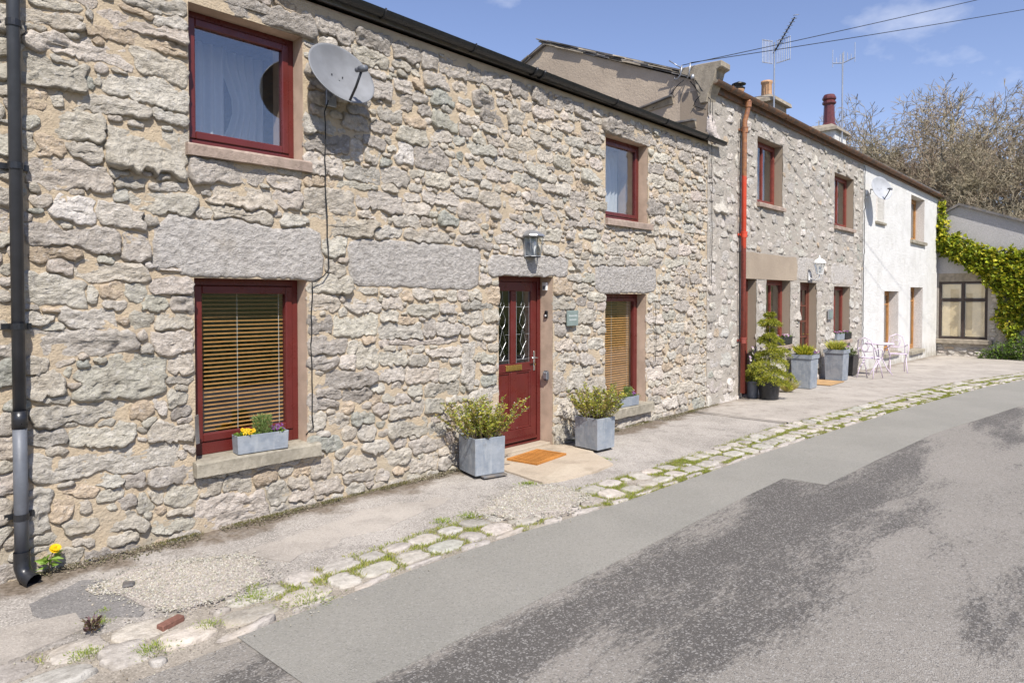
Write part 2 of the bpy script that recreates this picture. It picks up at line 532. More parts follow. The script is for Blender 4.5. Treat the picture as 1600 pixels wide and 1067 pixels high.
def m_road(name, dark):
    t = NT(name)
    x, y, z = t.sep()
    chips = t.voro(150.0, feat='F1', out='Distance')
    chipc = t.voro(110.0, out='Color')
    cs = t.n.new('ShaderNodeSeparateColor'); t.val(cs.inputs[0], chipc)
    fine = t.noise(240, 3, 0.6)
    if dark:
        base = t.mix(t.ramp(t.noise(0.7, 4), 0.35, 0.65), (0.285, 0.26, 0.228), (0.26, 0.238, 0.208))
        # worn-off dressing: dark stone shows along the wheel tracks, in ragged lengthwise patches
        p = t.scale(t.pos, (0.30, 1.0, 1.0))
        pm = t.n.new('ShaderNodeMapping'); t.val(pm.inputs['Vector'], p); pm.inputs['Location'].default_value = (2.35, 0.0, 0.4)
        big = t.noise(1.3, 3, 0.55, pm.outputs[0], 0.4)
        track = t.ramp(t.math('ABSOLUTE', t.math('ADD', y, 3.15)), 0.85, 0.1, 0.0, 0.10)
        track2 = t.ramp(t.math('ABSOLUTE', t.math('ADD', y, 5.4)), 0.9, 0.1, 0.0, 0.08)
        amt = t.math('ADD', t.math('ADD', big, track), track2)
        dens = t.ramp(amt, 0.40, 0.73)
        spk = t.math('ADD', dens, t.math('MULTIPLY', t.math('SUBTRACT', t.noise(42, 5, 0.8, p, 0.4), 0.5), 2.3))
        dk = t.ramp(spk, 0.22, 0.78, 0.0, 0.88)
        col = t.mix(dk, base, t.mix(t.ramp(fine, 0.35, 0.7), (0.065, 0.06, 0.056), (0.13, 0.12, 0.11)))
    else:
        base = t.mix(t.ramp(t.noise(1.0, 4), 0.35, 0.65), (0.30, 0.285, 0.25), (0.272, 0.26, 0.228))
        col = t.mix(t.ramp(t.noise(2.2, 5), 0.55, 0.75, 0, 0.4), base, (0.25, 0.24, 0.22))
    ag = 0.55 if dark else 0.28
    col = t.mix(t.ramp(cs.outputs[0], 0.72, 0.95, 0, ag), col, (0.42, 0.40, 0.37))
    col = t.mix(t.ramp(cs.outputs[1], 0.80, 0.97, 0, ag), col, (0.10, 0.095, 0.09))
    col = t.mix(t.ramp(t.noise(5, 5, 0.7), 0.70, 0.80, 0, 0.6), col, (0.17, 0.13, 0.10))
    h = t.math('ADD', t.math('MULTIPLY', chips, -0.8), t.math('MULTIPLY', fine, 0.6))
    return t.done(col, 0.9, t.bump(h, 0.006), spec=0.2)


def m_concrete(name, c1, c2, dirt=0.6, agg=0.5):
    t = NT(name)
    x, y, z = t.sep()
    col = t.mix(t.ramp(t.noise(1.1, 5, 0.6), 0.35, 0.65), c1, c2)
    col = t.mix(t.ramp(t.noise(3.3, 6, 0.65), 0.48, 0.68, 0, 0.75), col, tuple(v * 0.72 for v in c2))
    col = t.mix(t.ramp(t.noise(0.9, 5, 0.6, None, 0.6), 0.52, 0.60, 0, 0.35), col, tuple(min(v * 1.25, .6) for v in c1))
    cs = t.n.new('ShaderNodeSeparateColor'); t.val(cs.inputs[0], t.voro(120.0, out='Color'))
    col = t.mix(t.ramp(cs.outputs[0], 0.7, 0.95, 0, agg), col, tuple(min(v * 1.5, 0.7) for v in c1))
    col = t.mix(t.ramp(cs.outputs[1], 0.8, 0.97, 0, agg), col, tuple(v * 0.45 for v in c2))
    # soil washed against the foot of the wall
    d = t.math('ADD', y, t.math('MULTIPLY', t.math('SUBTRACT', t.noise(2.6, 6, 0.65), 0.5), 1.1))
    col = t.mix(t.ramp(d, -0.34, -0.08, 0, dirt), col, t.mix(t.ramp(t.noise(30, 5), 0.4, 0.6), (0.115, 0.088, 0.062), (0.20, 0.16, 0.12)))
    h = t.math('ADD', t.noise(90, 5, 0.7), t.math('MULTIPLY', t.noise(9, 4), 0.8))
    return t.done(col, 0.93, t.bump(h, 0.007), spec=0.15)


M['road'] = m_road('worn_dressed_road', True)
M['roadpatch'] = m_road('trench_patch_asphalt', False)
M['concrete'] = m_concrete('old_concrete', (0.375, 0.343, 0.307), (0.315, 0.288, 0.256), 0.9, 0.7)
M['apron'] = m_concrete('pale_apron_concrete', (0.405, 0.365, 0.32), (0.355, 0.32, 0.28), 0.5, 0.3)
M['step'] = m_concrete('buff_step_concrete', (0.50, 0.42, 0.325), (0.45, 0.37, 0.28), 0.25, 0.2)
M['darkpatch'] = m_concrete('dark_tar_patch', (0.25, 0.235, 0.22), (0.20, 0.19, 0.18), 0.6)
M['bed'] = m_concrete('sandy_sett_bed', (0.36, 0.32, 0.27), (0.28, 0.245, 0.20), 0.0)
M['gravelbed'] = m_concrete('gravel_fines', (0.40, 0.355, 0.315), (0.33, 0.295, 0.26), 0.2, 0.9)
M['pebbles'] = m_leaf('gravel_chips', 0.9, 0.0)


def m_grassland():
    t = NT('rough_grassland')
    col = t.mix(t.ramp(t.noise(0.35, 5), 0.35, 0.65), (0.115, 0.13, 0.045), (0.15, 0.145, 0.065))
    col = t.mix(t.ramp(t.noise(6, 5), 0.5, 0.7, 0, 0.6), col, (0.16, 0.13, 0.07))
    return t.done(col, 0.95, t.bump(t.noise(14, 6), 0.08), spec=0.1)


M['grassland'] = m_grassland()


# ------------------------------------------------------------------ ground
def zb(x):
    """the street falls gently towards its far end"""
    return np.interp(x, [-60, 17, 21, 27, 40, 400], [0, 0, -0.10, -0.18, -0.25, -0.25])


def y_road(x):      # edge of the asphalt
    return np.interp(x, [-30, 1.6, 3.0, 3.9, 5.3, 8.0, 12.3, 19.2, 26, 60, 200], [-1.72, -1.72, -1.70, -1.74, -1.90, -2.02, -2.36, -3.2, -4.3, -11, -40])


def y_sett(x):      # inner edge of the sett kerb
    return np.interp(x, [-30, 0.9, 2.0, 3.7, 5.15, 6.7, 9.6, 13.9, 18.4, 26, 60, 200], [-1.10, -1.12, -1.22, -1.22, -1.36, -1.46, -1.50, -1.90, -2.45, -3.6, -10, -39])


def y_trench(x):    # outer edge of the newer asphalt strip
    return np.interp(x, [-30, 7.0, 7.04, 10.6, 14.4, 26, 60, 200], [-2.60, -2.60, -3.0, -3.2, -3.75, -5.4, -12.4, -42])


ROAD_Z = -0.035


def strip(name, xs, f0, f1, ny, zf, mat, kind='structure', parent=None):
    """a sheet between two edge lines; f0 is the edge with the smaller y"""
    v = []; f = []
    for x in xs:
        a, b = f0(x), f1(x)
        v.append((x, a - 0.004, zf(x, a) - 0.12))        # turned-down edge
        for j in range(ny + 1):
            y = a + (b - a) * j / ny
            v.append((x, y, zf(x, y)))
    n = ny + 2
    ny += 1
    for i in range(len(xs) - 1):
        for j in range(ny):
            p = i * n + j
            f.append((p, p + n, p + n + 1, p + 1))
    o = obj(name, v, f, mat, parent, origin=(xs[0], 0, 0), smooth=False)
    if kind: o['kind'] = kind
    return o


def terrain_z(x, y):
    z = -0.3 + 0.0 * x
    z = np.where(y < -9.5, z + (-9.5 - y) * 0.17, z)
    z = z + np.clip(x - 40, 0, 70) * 0.11 * np.clip((y + 20) / 20, 0, 1)
    z = z + np.clip(y - 14, 0, 80) * 0.10
    z = np.minimum(z, 16)
    far = np.hypot(x, y)
    z = np.where(far > 60, z + vn(x * 0.02, y * 0.02) * 1.5 * np.clip((far - 60) / 60, 0, 1), z)
    return z


gx = np.concatenate([np.linspace(-600, -60, 12), np.linspace(-50, 110, 81), np.linspace(130, 700, 14)])
gy = np.concatenate([np.linspace(-600, -70, 12), np.linspace(-60, 90, 76), np.linspace(110, 700, 14)])
GX, GY = np.meshgrid(gx, gy, indexing='ij')
GZ = terrain_z(GX, GY)
nv = len(gy)
fcs = [(i * nv + j, (i + 1) * nv + j, (i + 1) * nv + j + 1, i * nv + j + 1) for i in range(len(gx) - 1) for j in range(nv - 1)]
tag(obj('ground', np.stack([GX, GY, GZ], -1).reshape(-1, 3), fcs, M['grassland'], origin=(0, 0, 0), smooth=True), kind='structure')

XS = [float(v) for v in np.concatenate([np.linspace(-14, 30, 177), np.linspace(31, 60, 30)])]
strip('road', XS, lambda x: y_road(x) - 6.2, lambda x: float(y_road(x)) + 0.03, 16, lambda x, y: float(zb(x)) + ROAD_Z, M['road'])
strip('road_patch', [1.72] + sorted([v for v in XS if v > 1.8] + [7.04]), lambda x: float(y_trench(x)) + 0.006 * float(vn(x * 1.3, 2.0)), lambda x: float(y_road(x)) + 0.02, 5,
      lambda x, y: float(zb(x)) + ROAD_Z + 0.005, M['roadpatch'])
XP = [float(v) for v in np.arange(-14, 0, 0.5)] + [float(v) for v in np.arange(0, 9.96, 0.09)]
strip('pavement', XP, y_sett, lambda x: 0.6, 20, lambda x, y: 0.004 * vn(x * 2.5, y * 2.5) - 0.012 * min(1, -y / 1.2), M['concrete'])


def poly_sheet(name, pts, z, mat, thick=0.05, kind='structure', jag=0.02, parent=None, step=0.08):
    out = []
    n = len(pts)
    for i in range(n):
        a = Vector(pts[i]); b = Vector(pts[(i + 1) % n]); L = (b - a).length
        k = max(1, int(L / step))
        for j in range(k):
            p = a.lerp(b, j / k)
            out.append((p.x + float(vn(p.x * 6, p.y * 6, 1.5)) * jag, p.y + float(vn(p.x * 6, p.y * 6, 9.5)) * jag))
    c = MB().prism(out, 2, z - thick, z)
    o = c.build(name, mat, parent)
    if kind: o['kind'] = kind
    return o


# apron of pale concrete in front of the far houses, slabs with a raised edge
ap = strip('concrete_apron', [9.97] + [v for v in XS if 10.05 < v < 31], lambda x: float(y_sett(x)) + 0.0, lambda x: 0.6, 8,
           lambda x, y: float(zb(x)) + 0.012 + 0.005 * float(vn(x * 1.2, y * 1.2)), M['apron'])
MB().prism([(9.97, 0.1), (9.9, -0.5), (9.95, -1.5), (10.1, -1.52), (10.1, 0.1)], 2, -0.1, 0.006).build('apron_edge', M['apron'], ap)
poly_sheet('door_slab', [(5.22, -0.38), (5.12, -1.02), (5.6, -1.14), (6.2, -1.08), (6.62, -0.5), (6.6, 0.1), (5.3, 0.1)], 0.012, M['step'], jag=0.03)
poly_sheet('tar_patch', [(1.0, -0.46), (1.08, -0.38), (1.2, -0.30), (1.36, -0.31), (1.5, -0.40), (1.6, -0.55), (1.63, -0.75), (1.58, -0.95), (1.50, -1.06), (1.41, -1.10), (1.3, -1.0), (1.2, -0.86), (1.1, -0.76), (1.02, -0.62)], -0.004, M['darkpatch'], jag=0.09, step=0.025)
poly_sheet('kerb_slab', [(0.2, -0.62), (1.0, -0.74), (1.22, -0.80), (1.20, -1.06), (0.8, -1.14), (0.2, -1.1)], -0.002, M['apron'], jag=0.03)
poly_sheet('concrete_patch', [(2.3, -0.62), (3.3, -0.42), (4.1, -0.42), (4.2, -0.72), (3.2, -0.92), (2.35, -1.0)], -0.0045, M['apron'], jag=0.1, step=0.03)


# ------------------------------------------------------------------ rubble masonry
def smooth_field(nx, nz, cell, amp, r):
    a = r.normal(size=(nx // cell + 3, nz // cell + 3))
    xi = np.arange(nx) / cell; zi = np.arange(nz) / cell
    i0 = xi.astype(int); j0 = zi.astype(int); fx = (xi - i0)[:, None]; fz = (zi - j0)[None, :]
    fx = fx * fx * (3 - 2 * fx); fz = fz * fz * (3 - 2 * fz)
    return amp * ((a[i0][:, j0] * (1 - fx) + a[i0 + 1][:, j0] * fx) * (1 - fz) + (a[i0][:, j0 + 1] * (1 - fx) + a[i0 + 1][:, j0 + 1] * fx) * fz)


def rubble(x0, x1, z0, z1, holes, seeds, tiers, scale_fn, r, res=0.01, warp=0.012, limit=1.34, topf=None, pmin=3.2, pmax=8.0, fill=0):
    """packs stones into a rectangle with openings. seeds: (x, z, halfw, halfh, angle, tint). Returns stones and the label grid."""
    nx, nz = int(round((x1 - x0) / res)), int(round((z1 - z0) / res))
    blocked = np.zeros((nx, nz), bool)
    for (a, b, c, d) in holes:
        blocked[max(0, int((a - x0) / res)):max(0, int((b - x0) / res)), max(0, int((c - z0) / res)):max(0, int((d - z0) / res))] = True
    occ = blocked.copy()
    S = []
    for s in seeds:
        x, z, w, h = s[:4]
        occ[max(0, int((x - w * .93 - x0) / res)):max(0, int((x + w * .93 - x0) / res)), max(0, int((z - h * .88 - z0) / res)):max(0, int((z + h * .88 - z0) / res))] = True
        S.append(s)
    for (tries, wa, wb, ha, hb, sh) in tiers:
        X = r.uniform(x0, x1, tries); Z = r.uniform(z0, z1, tries)
        Wd = r.uniform(wa, wb, tries); Hd = r.uniform(ha, hb, tries)
        for x, z, w, h in zip(X, Z, Wd, Hd):
            k = scale_fn(x, z)
            w *= k / 2; h *= (0.45 + 0.55 * k) / 2
            i0, i1 = int((x - w * sh - x0) / res), int((x + w * sh - x0) / res) + 1
            j0, j1 = int((z - h * sh - z0) / res), int((z + h * sh - z0) / res) + 1
            if i0 < 0 or j0 < 0 or i1 > nx or j1 > nz: continue
            if occ[i0:i1, j0:j1].any(): continue
            occ[i0:i1, j0:j1] = True
            S.append((x, z, w, h, r.normal() * 0.05, 'n'))
    wx = smooth_field(nx, nz, 9, warp, r) + smooth_field(nx, nz, 4, warp * 0.6, r)
    wz = smooth_field(nx, nz, 9, warp, r) + smooth_field(nx, nz, 4, warp * 0.55, r)
    best = np.full((nx, nz), limit); lab = np.full((nx, nz), -1, int)
    for i, s in enumerate(S):
        x, z, w, h, an = s[:5]
        e = max(w, h) * 1.5 + 0.04
        i0, i1 = max(0, int((x - e - x0) / res)), min(nx, int((x + e - x0) / res) + 1)
        j0, j1 = max(0, int((z - e - z0) / res)), min(nz, int((z + e - z0) / res) + 1)
        if i1 <= i0 or j1 <= j0: continue
        px = (x0 + (np.arange(i0, i1) + .5) * res)[:, None] + wx[i0:i1, j0:j1] - x
        pz = (z0 + (np.arange(j0, j1) + .5) * res)[None, :] + wz[i0:i1, j0:j1] - z
        ca, sa = math.cos(an), math.sin(an)
        u = px * ca + pz * sa; v = -px * sa + pz * ca
        p = r.uniform(pmin, pmax) if s[5] != 'L' else 9.0
        d = ((np.abs(u) / w) ** p + (np.abs(v) / h) ** p) ** (1 / p)
        if s[5] == 'L': d = np.where(d <= 1.0, d * 0.5, d * 1.25)
        m = (d < best[i0:i1, j0:j1]) & ~blocked[i0:i1, j0:j1]
        best[i0:i1, j0:j1][m] = d[m]; lab[i0:i1, j0:j1][m] = i
    # pinnings: small stones into whatever stayed bare
    X = r.uniform(x0, x1, fill); Z = r.uniform(z0, z1, fill)
    for x, z in zip(X, Z):
        w, h = r.uniform(0.045, 0.085), r.uniform(0.032, 0.05)
        i0, i1 = int((x - w - x0) / res), int((x + w - x0) / res) + 1
        j0, j1 = int((z - h - z0) / res), int((z + h - z0) / res) + 1
        if i0 < 0 or j0 < 0 or i1 > nx or j1 > nz: continue
        sub = lab[i0:i1, j0:j1]
        if (sub != -1).any() or blocked[i0:i1, j0:j1].any(): continue
        uu = (np.arange(i1 - i0) - (i1 - i0 - 1) / 2)[:, None] / ((i1 - i0) / 2); vv = (np.arange(j1 - j0) - (j1 - j0 - 1) / 2)[None, :] / ((j1 - j0) / 2)
        sub[(np.abs(uu) ** 3 + np.abs(vv) ** 3) < 1.0] = len(S)
        S.append((x, z, w, h, 0.0, 'n'))
    lab[blocked] = -2
    return S, lab


def outlines(S, lab, x0, z0, res, gap, r, kper, kmin=12, kmax=80, rough=0.006):
    out = []
    nx, nz = lab.shape
    for i, s in enumerate(S):
        x, z, w, h = s[:4]
        K = int(np.clip(3.2 * (w + h) / kper, kmin, kmax))
        an = s[4]
        # rays leave a spine along the longer axis, evenly round a stadium shape
        big, sm = (w, h) if w >= h else (h, w)
        flat_l = 2 * (big - sm); arc = math.pi * sm; per = 2 * (flat_l + arc)
        q = (np.arange(K) + 0.5) / K * per
        sp = np.zeros(K); dr = np.zeros(K)
        k1 = q < arc; sp[k1] = big - sm; dr[k1] = -math.pi / 2 + q[k1] / sm
        k2 = (q >= arc) & (q < arc + flat_l); sp[k2] = (big - sm) - (q[k2] - arc); dr[k2] = math.pi / 2
        k3 = (q >= arc + flat_l) & (q < 2 * arc + flat_l); sp[k3] = -(big - sm); dr[k3] = math.pi / 2 + (q[k3] - arc - flat_l) / sm
        k4 = q >= 2 * arc + flat_l; sp[k4] = -(big - sm) + (q[k4] - 2 * arc - flat_l); dr[k4] = -math.pi / 2
        sp *= 0.9
        rot = an + (math.pi / 2 if h > w else 0.0)
        bx_, bz_ = x + math.cos(rot) * sp, z + math.sin(rot) * sp
        ux, uz = np.cos(dr + rot), np.sin(dr + rot)
        rr = np.arange(0.004, max(w, h) * 1.3 + 0.03, 0.004)[None, :]
        ix = np.clip(((bx_[:, None] + ux[:, None] * rr - x0) / res).astype(int), -1, nx); iz = np.clip(((bz_[:, None] + uz[:, None] * rr - z0) / res).astype(int), -1, nz)
        ok = (ix >= 0) & (iz >= 0) & (ix < nx) & (iz < nz)
        hit = np.where(ok, lab[np.clip(ix, 0, nx - 1), np.clip(iz, 0, nz - 1)] != i, True)
        hit[:, -1] = True
        nrun = 6          # look past slight intrusions of a neighbour
        bad = hit.copy()
        for q in range(1, nrun):
            bad[:, :-q] &= hit[:, q:]
        wall_ = np.where(ok, lab[np.clip(ix, 0, nx - 1), np.clip(iz, 0, nz - 1)] == -2, True)       # openings always end a stone
        wall_[:, -1] = True
        first = np.minimum(bad.argmax(1), wall_.argmax(1))
        R = rr[0][first]
        R = 0.66 * R + 0.17 * (np.roll(R, 1) + np.roll(R, -1))
        g = gap * (0.6 + 0.8 * r.random())
        R = np.maximum(R - g - r.normal(size=K) * rough * min(1, h / 0.05), 0.006)
        ox, oz = bx_ + ux * R, bz_ + uz * R
        area = 0.5 * abs(np.sum(ox * np.roll(oz, -1) - oz * np.roll(ox, -1)))
        if area < 0.0011 or area < 0.28 * 4 * w * h * 0.75: 
            if area < 0.0011: out.append(None); continue
        out.append((ox, oz, area))
    return out


def infill_bare(S, OL, lab, x0, z0, res, r, tries=((6000, .10, .17, .045, .075), (14000, .06, .11, .03, .05), (22000, .035, .065, .022, .035))):
    """small stones bedded wherever the laid ones leave a wide stretch of mortar"""
    cov = lab == -2
    nx, nz = lab.shape
    for o in OL:
        if o is None: continue
        ox, oz = o[0], o[1]
        i0, i1 = max(0, int((ox.min() - x0) / res)), min(nx, int((ox.max() - x0) / res) + 1)
        j0, j1 = max(0, int((oz.min() - z0) / res)), min(nz, int((oz.max() - z0) / res) + 1)
        if i1 <= i0 or j1 <= j0: continue
        PX, PZ = np.meshgrid(x0 + (np.arange(i0, i1) + .5) * res, z0 + (np.arange(j0, j1) + .5) * res, indexing='ij')
        ins = np.zeros(PX.shape, bool)
        xa, za, xb, zb_ = ox, oz, np.roll(ox, -1), np.roll(oz, -1)
        for a, b, c, d in zip(xa, za, xb, zb_):
            k = ((b > PZ) != (d > PZ))
            if k.any(): ins ^= k & (PX < (c - a) * (PZ - b) / (d - b + 1e-12) + a)
        cov[i0:i1, j0:j1] |= ins
    for (n, wa, wb, ha, hb) in tries:
        for x, z, w, h in zip(r.uniform(x0, x0 + nx * res, n), r.uniform(z0, z0 + nz * res, n), r.uniform(wa, wb, n), r.uniform(ha, hb, n)):
            g = 0.012
            i0, i1 = int((x - w - g - x0) / res), int((x + w + g - x0) / res) + 1
            j0, j1 = int((z - h - g - z0) / res), int((z + h + g - z0) / res) + 1
            if i0 < 0 or j0 < 0 or i1 > nx or j1 > nz or cov[i0:i1, j0:j1].any(): continue
            cov[i0 + 1:i1 - 1, j0 + 1:j1 - 1] = True
            K = int(np.clip(3.2 * (w + h) / 0.022, 12, 40)); a = np.linspace(0, 2 * math.pi, K, endpoint=False)
            p = r.uniform(3, 6); an = r.normal() * 0.05
            rad = (np.abs(np.cos(a)) ** p + np.abs(np.sin(a)) ** p) ** (-1 / p) * (1 + r.normal(size=K) * 0.05)
            u, v = np.cos(a) * rad * w, np.sin(a) * rad * h
            ox, oz = x + u * math.cos(an) - v * math.sin(an), z + u * math.sin(an) + v * math.cos(an)
            S.append((x, z, w, h, an, 'n')); OL.append((ox, oz, 3.4 * w * h))


STONE_TONES = {'n': (0.515, 0.47, 0.415), 'w': (0.60, 0.56, 0.515), 'b': (0.53, 0.43, 0.32), 'g': (0.36, 0.36, 0.315), 'd': (0.42, 0.38, 0.335), 'L': (0.49, 0.46, 0.425)}


def stone_mesh(s, ol, mapf, r, proud=(0.009, 0.026), back=0.012, ring=0.03, rough=1.0, tilt=0.09, noise_off=0.0, flat=False, tz0=-0.09):
    """one stone: an outline with a domed, ragged face. mapf turns (x, z, height) into world points"""
    ox, oz, area = ol
    x, z, w, h = s[:4]
    K = len(ox)
    cx, cz = ox.mean(), oz.mean()
    lw, lh = np.ptp(ox) / 2, np.ptp(oz) / 2
    if lw > lh:
        sx, sz = np.clip(ox - cx, -(lw - lh) * .8, (lw - lh) * .8) + cx, np.full(K, cz)
    else:
        sx, sz = np.full(K, cx), np.clip(oz - cz, -(lh - lw) * .8, (lh - lw) * .8) + cz
    half = min(lw, lh)
    nr = int(np.clip(half / ring, 2, 14))
    ts = [1.0, 1.0, 0.955] + list(np.linspace(0.86, 0.10, nr))
    pr = r.uniform(*proud)
    if s[5] == 'L': pr = proud[0] * 0.5 + proud[1] * 0.55
    pf = [None, 0.30, 0.80] + [1.0] * nr
    X, Z, Hh = [], [], []
    tx, tz = r.normal() * tilt, r.normal() * tilt * 1.1 + tz0
    if s[5] == 'L': tx = tz = 0.0
    for k, (t, q) in enumerate(zip(ts, pf)):
        rx, rz = sx + (ox - sx) * t, sz + (oz - sz) * t
        X.append(rx); Z.append(rz)
        if q is None: Hh.append(np.full(K, -back))
        else:
            hh = pr * q * (1 - 0.10 * t * t) + (tx * (rx - cx) + tz * (rz - cz)) * q
            Hh.append(hh)
    X = np.concatenate(X); Z = np.concatenate(Z); Hh = np.concatenate(Hh)
    n = noise_off + r.random() * 50
    amp = rough * min(1.0, half / 0.07)
    zz = Z + 0.05 * vn(X * 6, Z * 6, n + 2)
    saw = (zz * (6 + 6 * r.random()) + 1.3 * vn(X * 7, Z * 8, n + 7)) % 1.0
    d = 0.010 * vn(X * 10, Z * 15, n) + 0.011 * (0.6 - np.abs(vn(X * 22, Z * 28, n + 9))) + 0.008 * (0.5 - np.abs(vn(X * 48, Z * 58, n + 4))) - 0.008 * saw * (r.random() + 0.3)
    d = d - 0.018 * np.clip(vn(X * 13, Z * 16, n + 40) - 0.35, 0, 0.4) / 0.4
    if s[5] == 'L': d = 0.0035 * vn(X * 30, Z * 36, n) + 0.003 * vn(X * 70, Z * 80, n + 5)
    if flat: d = d * 0.4
    fade = np.concatenate([np.full(K, 0.0), np.full(K, 0.55), np.full(K, 0.85), np.ones(K * nr)])
    Hh = Hh + d * amp * fade
    Hh[K:] = np.maximum(Hh[K:], 0.002)
    wob = np.concatenate([np.zeros(2 * K), np.ones(K), np.full(K * nr, 0.8)]) * 0.006 * amp
    V = mapf(X + vn(X * 30, Z * 30, n + 20) * wob, Z + vn(X * 30, Z * 30, n + 30) * wob, Hh)
    f = []
    for q in range(len(ts) - 1):
        b = q * K
        for k in range(K):
            k2 = (k + 1) % K
            f.append((b + k, b + k2, b + K + k2, b + K + k))
    f.append(tuple((len(ts) - 1) * K + k for k in range(K)))
    tone = np.array(STONE_TONES[s[5]])
    tone = tone * (1 + r.normal() * 0.085)
    u = r.random()
    if s[5] == 'n':
        if u < 0.07 and area < 0.03: tone = np.array(STONE_TONES['b']) * r.uniform(0.8, 1.1)
        elif u < 0.13: tone = np.array(STONE_TONES['d']) * r.uniform(0.8, 1.15)
        elif u < 0.142: tone = np.array(STONE_TONES['g']) * r.uniform(0.9, 1.15)
        else: tone = tone * np.array([1 + r.normal() * .02, 1.0, 1 - r.random() * .06])
    return V, f, np.clip(tone, 0.05, 0.8)


def lay_stones(S, OL, mapf, parent, mat, score_fn, keep, name, infill, r, **kw):
    """the largest in view become objects of their own, the rest one mesh"""
    idx = [i for i, o in enumerate(OL) if o is not None]
    idx.sort(key=lambda i: -OL[i][2] * score_fn(S[i][0], S[i][1]))
    iv, jf, tv, base = [], [], [], 0
    for n, i in enumerate(idx):
        V, f, tone = stone_mesh(S[i], OL[i], mapf, r, **kw)
        if n < keep:
            obj(name, V, f, mat, parent, smooth=True, tint=np.tile(tone, (len(V), 1)))
        else:
            iv.append(V); tv.append(np.tile(tone, (len(V), 1)))
            jf += [tuple(base + k for k in q) for q in f]; base += len(V)
    if iv:
        tag(obj(infill, np.concatenate(iv), jf, mat, parent, smooth=True, tint=np.concatenate(tv)), kind='stuff')


def view_score(x, z, y=0.0):
    """how large a square metre of wall shows from the street where the photo was taken"""
    d2 = x * x + (y + 5.29) ** 2
    return (5.3 / d2 ** 1.5) if x > 0.95 else 0.0


def skin(x0, x1, z0, z1, holes, mat, parent, res, r, name, amp=0.006, y=-0.002):
    """uneven mortar face with openings left out"""
    xs = np.arange(x0, x1 + 1e-6, res); zs = np.arange(z0, z1 + 1e-6, res)
    Xg, Zg = np.meshgrid(xs, zs, indexing='ij')
    Y = y - amp * fbm(Xg * 7, Zg * 9, 2.2, 3) * 0.6
    f = []
    n = len(zs)
    xm, zm = (xs[:-1] + xs[1:]) / 2, (zs[:-1] + zs[1:]) / 2
    inside = np.zeros((len(xm), len(zm)), bool)
    for (a, b, c, d) in holes:
        inside |= ((xm > a) & (xm < b))[:, None] & ((zm > c) & (zm < d))[None, :]
    for i, j in zip(*np.where(~inside)):
        p = int(i) * n + int(j)
        f.append((p, p + n, p + n + 1, p + 1))
    return obj(name, np.stack([Xg, Y, Zg], -1).reshape(-1, 3), f, mat, parent, smooth=True)


def slab_with_holes(x0, x1, z0, z1, y0, y1, holes):
    """wall body as boxes butted round the openings"""
    m = MB()
    xs = sorted({x0, x1} | {h[0] for h in holes} | {h[1] for h in holes})
    for a, b in zip(xs[:-1], xs[1:]):
        c = (a + b) / 2
        zz = sorted([(h[2], h[3]) for h in holes if h[0] < c < h[1]])
        lo = z0
        for p, q in zz:
            if p > lo: m.box(a, b, y0, y1, lo, p)
            lo = q
        if lo < z1: m.box(a, b, y0, y1, lo, z1)
    return m


# ------------------------------------------------------------------ joinery
def curtain(name, x0, x1, z0, z1, y, label, folds=9, amp=0.03, gather=None, mat='net', group=None):
    xs = np.linspace(x0, x1, folds * 8 + 1); zs = np.linspace(z1, z0, 9)
    v = []; f = []
    for j, zz in enumerate(zs):
        k = j / 8
        for x in xs:
            u = (x - x0) / (x1 - x0)
            xx = x
            if gather: xx = gather + (x - gather) * (1 - 0.35 * math.sin(math.pi * min(k * 1.1, 1)) ** 2)
            v.append((xx, y + amp * math.sin(u * folds * 2 * math.pi) + 0.4 * amp * math.sin(u * folds * 4.7 + 1), zz))
    n = len(xs)
    for j in range(len(zs) - 1):
        for i in range(n - 1): f.append((j * n + i, j * n + i + 1, (j + 1) * n + i + 1, (j + 1) * n + i))
    o = obj(name, v, f, M[mat], None, smooth=True)
    md = o.modifiers.new('thickness', 'SOLIDIFY'); md.thickness = 0.002
    return tag(o, label, 'curtain', group)


def bars(m, x0, x1, z0, z1, w, y0, y1, wb=None):
    wb = wb or w
    m.box(x0, x0 + w, y0, y1, z0, z1); m.box(x1 - w, x1, y0, y1, z0, z1)
    m.box(x0 + w, x1 - w, y0, y1, z0, z0 + wb); m.box(x0 + w, x1 - w, y0, y1, z1 - w, z1)
    return m


